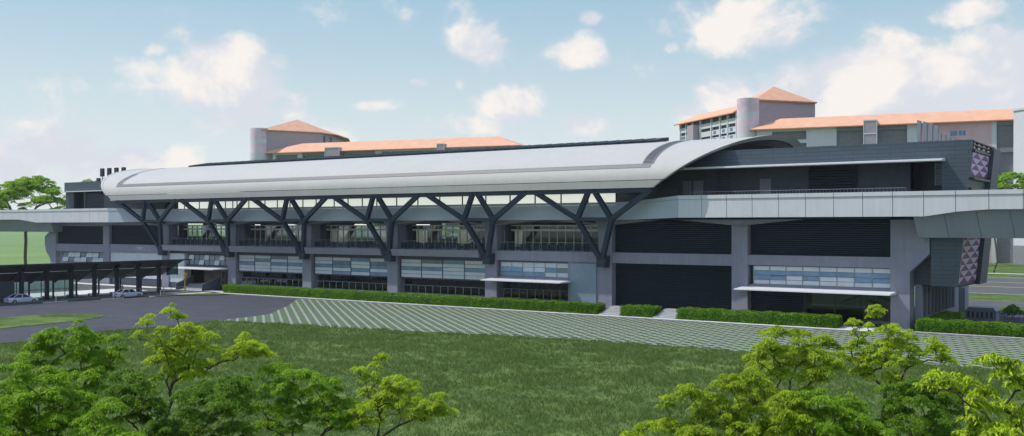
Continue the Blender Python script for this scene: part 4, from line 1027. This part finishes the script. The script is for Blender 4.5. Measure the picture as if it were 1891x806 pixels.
# ---------------------------------------------------------------- trees
def make_tree(name, base, lobes, label, group, seed, leaf=.12, lw=.34, lai=4.2, tr=.16, lm='leaf_a', bark='bark', forkz=None, drop=.38, tintbias=0, cat='tree'):
    rs = np.random.RandomState(seed); bx, by = base
    T = thing(name, (bx, by, 0), label, cat, group)
    # skeleton
    cz = sorted(l[2] for l in lobes)[0]; mx = np.mean([l[0] for l in lobes]); my = np.mean([l[1] for l in lobes])
    fz = forkz if forkz else max(1.2, cz*.45)
    P = [np.array((bx, by, -.1))]; par = [-1]
    for k in range(1, 6):
        t = k/5; P.append(np.array((bx+(mx-bx)*.25*t+.12*math.sin(k*1.3+seed), by+(my-by)*.25*t+.12*math.cos(k*1.7+seed), fz*t))); par.append(len(P)-2)
    load = {}
    order = sorted(lobes, key=lambda l: math.dist((l[0], l[1], l[2]), tuple(P[-1])))
    tips = []
    def connect(goal, steps, wob, minidx=3):
        best, bd = 5, 1e9
        for i in range(minidx, len(P)):
            d = np.linalg.norm(goal-P[i]); rise = goal[2]-P[i][2]
            c = d + (3.0*max(0, .25*d-rise)) + .5*np.linalg.norm(P[i]-P[5])
            if c < bd: best, bd = i, c
        a = P[best].copy(); i0 = best; dist = np.linalg.norm(goal-a); last = best
        for s in range(1, steps+1):
            t = s/steps
            p = a+(goal-a)*t; p[2] += math.sin(t*math.pi)*dist*.10
            if s < steps: p += rs.normal(0, wob*dist, 3)
            P.append(p); par.append(last); last = len(P)-1
        return last
    for l in order:
        c = np.array(l[:3]); g = c-np.array((0, 0, l[4]*.7))
        e = connect(g, 6, .018); rx, rz = l[3], l[4]
        nt_ = min(20, max(6, int(rx*rx*34))) if leaf < .3 else 12
        for k in range(nt_):
            a = 2*math.pi*(k*.618+rs.rand()*.3); rr = math.sqrt((k+.6)/nt_)*.92
            q = c+np.array((math.cos(a)*rx*rr, math.sin(a)*rx*rr, rz*(.75-1.15*rr*rr)+rs.normal(0, rz*.20)))
            q0 = P[e]; mid = (q0+q)/2+np.array((0, 0, .12*rx))+rs.normal(0, .04*rx, 3)
            P.append(mid); par.append(e); P.append(q); par.append(len(P)-2); tips.append((len(P)-1, l, rr))
    # pipe model radii
    n = len(P); w = np.zeros(n)
    for i, _, _ in tips: w[i] += 1
    for i in range(n-1, 0, -1): w[par[i]] += w[i]
    rad = tr*np.sqrt(w/w[0]); rad = np.maximum(rad, leaf*.045)
    b = MB(); ch = {}
    for i in range(1, n): ch.setdefault(par[i], []).append(i)
    def run(i, start):
        chain = [start, i]
        while i in ch:
            c = max(ch[i], key=lambda k: w[k])
            for o in ch[i]:
                if o != c: stack.append((o, i))
            chain.append(c); i = c
        r = [float(rad[k]) for k in chain]; r[0] = r[1] if start != 0 else r[0]*1.25
        b.tube([tuple(P[k]) for k in chain], r, 6 if r[0] > .03 else 4)
    stack = [(1, 0)]
    while stack: i, s = stack.pop(); run(i, s)
    b.build('trunk', bark, T, smooth=True, fixn=False)
    # foliage: little drooping umbrellas of leaflets at every twig end
    CC, UU, VV, TT = [], [], [], []
    for ti, l, rr in tips:
        rx, rz = l[3], l[4]; nt_ = sum(1 for t in tips if t[1] is l)
        R0 = rx/math.sqrt(nt_)*1.2*(.6+.7*rs.rand()); m = int(math.pi*R0*R0*lai/(leaf*leaf*lw*.5)*(.7+.6*rs.rand()))
        m = min(m, 4000); th = rs.rand(m)*2*math.pi; r = np.sqrt(rs.rand(m))*R0*(1+.25*np.sin(th*3+rs.rand()*6))*np.where(rs.rand(m) < .18, 1.3, 1)
        c0 = P[ti]; zz = -(r/R0)**2*R0*drop+rs.normal(0, R0*.10, m)+(rs.rand(m) < .3)*(-R0*.35*rs.rand(m))
        C_ = np.stack([c0[0]+np.cos(th)*r, c0[1]+np.sin(th)*r, c0[2]+zz], 1)
        out = np.stack([np.cos(th+rs.normal(0, .6, m)), np.sin(th+rs.normal(0, .6, m)), -.25-.9*(r/R0)*drop*1.4+rs.normal(0, .35, m)], 1)
        out /= np.linalg.norm(out, axis=1)[:, None]
        up = np.stack([rs.normal(0, .35, m), rs.normal(0, .35, m), np.ones(m)], 1); V = np.cross(out, up); V /= np.linalg.norm(V, axis=1)[:, None]+1e-6
        s = leaf*(.65+.7*rs.rand(m))*.5
        CC.append(C_); UU.append(out*s[:, None]); VV.append(V*(s*lw)[:, None])
        tl = .35+.35*rs.rand(); TT.append(np.clip(tl+tintbias+rs.normal(0, .28, m), 0, 1))
    quads('crown', np.concatenate(CC), np.concatenate(UU), np.concatenate(VV), lm, np.concatenate(TT), T)
    return T
FT = {}
FT['A']=((-32.3,21.4),[(-34.0,19.9,8.5,0.69,0.33),(-33.0,20.2,8.7,0.60,0.29),(-33.7,21.4,8.2,0.54,0.28),(-32.2,21.2,8.4,0.37,0.16),(-34.7,19.8,7.9,0.49,0.36),(-34.9,19.7,7.4,0.41,0.27),(-33.0,20.4,7.7,0.65,0.31),(-32.8,21.5,7.6,0.58,0.27),(-35.0,20.7,6.8,0.63,0.32),(-31.8,20.3,7.2,0.55,0.26)])
FT['B']=((-31.9,22.8),[(-30.6,22.4,9.4,0.35,0.20),(-32.1,22.5,8.9,0.36,0.27),(-31.2,22.5,8.7,0.23,0.16),(-30.9,23.3,8.6,0.63,0.30),(-29.9,23.4,8.4,0.45,0.32),(-32.1,23.9,7.8,0.73,0.35),(-32.1,22.9,8.1,0.42,0.16),(-30.8,24.4,7.7,0.38,0.28),(-32.9,23.5,7.3,0.52,0.28),(-31.0,23.5,7.4,0.55,0.25),(-29.1,24.7,8.0,0.63,0.23),(-28.6,24.0,8.4,0.31,0.18),(-30.3,24.9,7.6,0.34,0.16)])
FT['C']=((-29.9,16.9),[(-29.3,16.0,8.2,0.58,0.26),(-30.3,17.5,7.7,0.72,0.28),(-31.8,17.1,7.1,0.73,0.32),(-29.6,16.9,7.1,0.84,0.34),(-29.9,18.3,6.8,0.80,0.32),(-27.8,18.1,6.9,0.59,0.27),(-30.6,16.8,6.3,0.80,0.35),(-30.3,18.0,6.0,0.91,0.36),(-27.5,17.6,6.2,0.75,0.30),(-29.6,15.7,7.0,0.51,0.30),(-26.7,18.1,6.1,0.51,0.19)])
FT['D']=((-27.9,20.7),[(-29.6,20.3,6.9,0.76,0.33),(-30.4,20.4,7.3,0.58,0.28),(-29.3,20.6,6.4,0.69,0.29),(-28.1,21.9,6.9,0.66,0.25),(-25.6,21.1,7.4,0.65,0.26),(-26.1,22.3,7.3,0.45,0.21),(-26.6,21.5,6.7,0.67,0.24),(-27.2,20.5,6.9,0.51,0.24),(-28.3,21.7,5.8,0.69,0.27),(-28.0,20.2,5.9,0.63,0.28),(-27.4,22.6,5.5,0.66,0.26),(-28.6,19.8,7.5,0.41,0.20),(-27.7,21.0,5.5,0.56,0.21)])
FT['E']=((-26.4,25.5),[(-27.9,25.0,7.2,0.54,0.29),(-26.3,24.3,7.2,0.56,0.30),(-25.9,24.8,7.1,0.48,0.22),(-26.1,26.0,6.8,0.45,0.18),(-27.4,24.2,6.6,0.48,0.31),(-27.7,25.8,6.2,0.63,0.30),(-26.7,26.2,6.1,0.54,0.27),(-26.2,26.8,5.8,0.75,0.28),(-27.3,24.5,5.8,0.57,0.31),(-27.4,25.8,5.3,0.59,0.27),(-25.9,26.0,5.5,0.53,0.20)])
FT['F']=((-25.4,27.4),[(-25.9,28.4,7.4,0.30,0.19),(-25.4,26.7,7.1,0.33,0.25),(-25.3,27.3,6.9,0.25,0.16),(-24.0,27.2,6.8,0.53,0.25),(-25.0,29.2,6.3,0.39,0.24),(-24.3,27.1,6.4,0.61,0.29),(-25.9,27.6,6.3,0.34,0.14),(-25.3,27.8,5.7,0.59,0.23),(-24.4,28.7,5.9,0.34,0.19),(-23.4,28.5,5.8,0.63,0.21),(-23.2,28.5,6.2,0.31,0.16),(-23.8,28.2,5.6,0.29,0.14),(-25.1,26.2,5.8,0.41,0.18)])
FT['G']=((-11.3,36.0),[(-12.7,34.5,8.6,0.65,0.31),(-12.3,35.7,8.5,0.58,0.27),(-12.7,33.5,8.2,0.47,0.30),(-11.9,37.2,8.2,0.47,0.19),(-12.7,36.1,7.8,0.63,0.32),(-13.8,35.9,7.2,0.51,0.30),(-11.5,35.1,7.9,0.52,0.26),(-10.8,35.4,7.8,0.52,0.24),(-12.3,33.9,7.2,0.59,0.30),(-11.5,34.9,7.1,0.56,0.26)])
FT['H']=((-10.4,37.9),[(-9.9,36.9,9.4,0.33,0.18),(-11.0,37.8,8.8,0.32,0.28),(-10.8,39.1,8.6,0.24,0.17),(-9.6,37.9,8.6,0.58,0.27),(-9.3,38.8,8.3,0.42,0.30),(-9.8,37.9,8.0,0.67,0.32),(-10.9,38.3,8.1,0.41,0.16),(-9.1,39.4,7.7,0.34,0.23),(-10.6,38.1,7.4,0.55,0.28),(-10.0,39.7,7.2,0.56,0.26),(-8.5,39.8,7.8,0.55,0.21),(-8.4,38.8,8.2,0.29,0.16),(-8.8,38.6,7.7,0.29,0.14)])
FT['I']=((-11.6,30.9),[(-13.5,28.9,7.3,0.39,0.18),(-14.2,29.1,6.9,0.36,0.14),(-13.2,30.0,6.9,0.51,0.22),(-12.6,30.1,7.5,0.51,0.26),(-12.2,30.8,7.7,0.48,0.24),(-12.9,30.0,6.5,0.69,0.26),(-14.3,29.1,6.1,0.55,0.16),(-14.4,28.0,6.2,0.46,0.14),(-13.1,28.6,6.1,0.60,0.19),(-12.1,29.8,6.1,0.68,0.25),(-12.2,31.4,6.8,0.71,0.28),(-10.7,30.1,7.1,0.66,0.27),(-11.2,30.7,6.3,0.72,0.28)])
FT['L']=((-9.6,31.1),[(-9.9,30.5,7.1,0.66,0.27),(-9.6,32.5,6.8,0.62,0.26),(-9.9,30.0,6.4,0.75,0.28),(-8.8,31.1,6.4,0.66,0.27),(-9.4,31.0,6.0,0.70,0.23),(-8.3,31.2,6.2,0.52,0.23)])
FT['J']=((-8.4,35.6),[(-9.1,36.3,6.7,0.56,0.24),(-8.3,35.7,7.0,0.62,0.25),(-7.4,35.1,7.1,0.56,0.23),(-7.9,34.8,6.6,0.64,0.25),(-7.2,35.9,6.5,0.53,0.23),(-9.0,36.4,5.9,0.60,0.24),(-7.9,37.3,5.5,0.72,0.26),(-8.3,35.2,5.5,0.69,0.23)])
FT['K']=((-3.6,26.8),[(-4.3,26.1,9.2,0.35,0.18),(-3.9,26.3,9.1,0.32,0.21),(-5.2,24.2,9.0,0.26,0.11),(-5.3,26.4,8.7,0.28,0.12),(-4.9,26.4,8.6,0.28,0.14),(-3.8,27.2,8.6,0.33,0.21),(-4.5,26.1,8.4,0.35,0.16),(-4.2,26.9,8.0,0.42,0.21),(-3.9,27.8,7.6,0.37,0.25),(-4.8,26.6,7.7,0.31,0.15),(-4.1,25.9,7.6,0.40,0.18),(-5.0,27.1,7.2,0.34,0.12)])

GF = 'feathery leafed trees in the foreground'
TL = {'A': 'tall open-crowned tree with bright green layers, at the far left before the grass island',
 'B': 'slender tree with yellow-green tips reaching the driveway, left of the picture',
 'C': 'low spreading dense green tree filling the bottom left corner',
 'D': 'low darker green tree at the bottom, between the two taller left trees and the middle',
 'E': 'bushy tree at the bottom, just left of the small open tree',
 'F': 'small open tree with a thin lone side branch, rightmost of the left group',
 'G': 'tall bushy bright green tree left of the slender tree before the glazed entrance',
 'H': 'slender yellow-green tree whose tip reaches the glazed entrance, right of the picture',
 'I': 'wide low tree with flat layered branches, leftmost of the right group',
 'L': 'low dense green tree at the bottom below the two tall right trees',
 'J': 'low darker green tree between the slender right tree and the right edge tree',
 'K': 'nearest tree with the largest yellow-green leaves, at the right edge'}
for k, (base, lobes) in FT.items():
    rr_ = random.Random(k); more = []
    for (x, y, z, rx, rz) in lobes:
        a = rr_.random()*6.28; q = rx*.75
        more.append((x, y, z, rx*.95, rz*.95)); more.append((x+math.cos(a)*q, y+math.sin(a)*q, z-rz*rr_.uniform(1.2, 2.2), rx*.85, rz*.9))
        if rx > .6: a += 2.4; more.append((x+math.cos(a)*q, y+math.sin(a)*q, z-rz*rr_.uniform(1., 2.4), rx*.8, rz*1.2))
    lobes = more
    make_tree('feathery_tree', base, lobes, TL[k], GF, ord(k), leaf=.15 if k == 'K' else .088, lai=2.9, lm='leaf_c' if k in 'DJ' else 'leaf_b' if k in 'CLAE' else 'leaf_a', lw=.30, tr=.07, tintbias={'B': .2, 'H': .2, 'F': .15, 'K': .2, 'D': -.15, 'J': -.15}.get(k, 0))
# trees beyond the station
def crown(cx_, cy_, cz_, rx, rz, n, seed):
    r = random.Random(seed); out = []
    for k in range(n):
        a = 2.4*k+r.random(); q = math.sqrt((k+.5)/n)
        out.append((cx_+math.cos(a)*rx*q, cy_+math.sin(a)*rx*q, cz_+rz*(.85-1.1*q*q)+r.uniform(-.35, .35)*rz, rx*.26*(1.15-.3*q), rx*.13))
    return out
GB = 'large trees beyond the station'
make_tree('broad_tree', (-242.9, 135.3), crown(-243, 135.5, 18.6, 8.8, 5.6, 38, 3), 'tall broad tree whose trunk shows under the left viaduct', GB, 31, leaf=.36, lw=.5, lai=2.2, tr=.42, lm='leaf_far', bark='bark_pale', forkz=10.6, drop=.35)
make_tree('broad_tree', (-258, 128), crown(-257, 128, 17.0, 9, 4.2, 32, 4), 'broad tree at the left edge above the viaduct', GB, 32, leaf=.36, lw=.5, lai=2.2, tr=.36, lm='leaf_far', bark='bark_pale', forkz=9.5, drop=.35)
make_tree('broad_tree', (-243, 152), crown(-241, 152, 18.0, 8, 5.0, 30, 5), 'broad tree between the left tall tree and the dark left block', GB, 33, leaf=.36, lw=.5, lai=2.2, tr=.36, lm='leaf_far', bark='bark_pale', forkz=10.5, drop=.35)
make_tree('broad_tree', (-47.4, 290.2), crown(-44.5, 292, 22.9, 6.5, 3.0, 22, 6), 'forked slim tree before the right apartment block, its crown just above the viaduct', GB, 34, leaf=.42, lw=.5, lai=3.6, tr=.24, lm='leaf_far', bark='bark', forkz=3, drop=.35)
make_tree('broad_tree', (-36, 291), crown(-35, 290, 22.3, 6.5, 2.8, 20, 7), 'rounded tree crown above the viaduct at the right edge', GB, 35, leaf=.42, lw=.5, lai=3.6, tr=.24, lm='leaf_far', bark='bark', forkz=4, drop=.35)
for i, (x, y) in enumerate(((-150,205),(-122,215),(-96,200),(-135,240),(-178,230),(-205,215),(-108,245))):
    make_tree('broad_tree', (x, y), crown(x, y, 11.5, 8, 4, 14, 20+i), 'background tree glimpsed through the open concourse, %s from the left' % ['fourth','fifth','last','third but one','second','first','sixth'][i], 'trees glimpsed through the concourse', 50+i, leaf=.9, lw=.6, lai=2.0, tr=.3, lm='leaf_far', bark='bark', forkz=5, drop=.35)
make_tree('round_shrub', (-21.8, 147), [(-21.8,147,1.4,1.0,.55),(-21.3,147.4,1.0,.9,.5),(-22.3,146.8,.9,.8,.5)], 'small round shrub beside the grey cabinet', None, 71, leaf=.2, lw=.6, lai=4, tr=.06, lm='leaf_hedge', forkz=.4, cat='shrub')

# ---------------------------------------------------------------- humid air
b = MB(); b.box(-1500, 1300, -300, 2200, -1, 69); hz = b.build('haze', 'asphalt', local=True, kind='stuff')
hz['label'] = 'thin pale humid air over the whole place'
m = bpy.data.materials.new('haze'); m.use_nodes = True; m.node_tree.nodes.clear()
pv = m.node_tree.nodes.new('ShaderNodeVolumePrincipled'); pv.inputs['Density'].default_value = .0001; pv.inputs['Color'].default_value = (.86,.94,1,1)
ou = m.node_tree.nodes.new('ShaderNodeOutputMaterial'); m.node_tree.links.new(pv.outputs[0], ou.inputs['Volume'])
hz.data.materials.clear(); hz.data.materials.append(m)
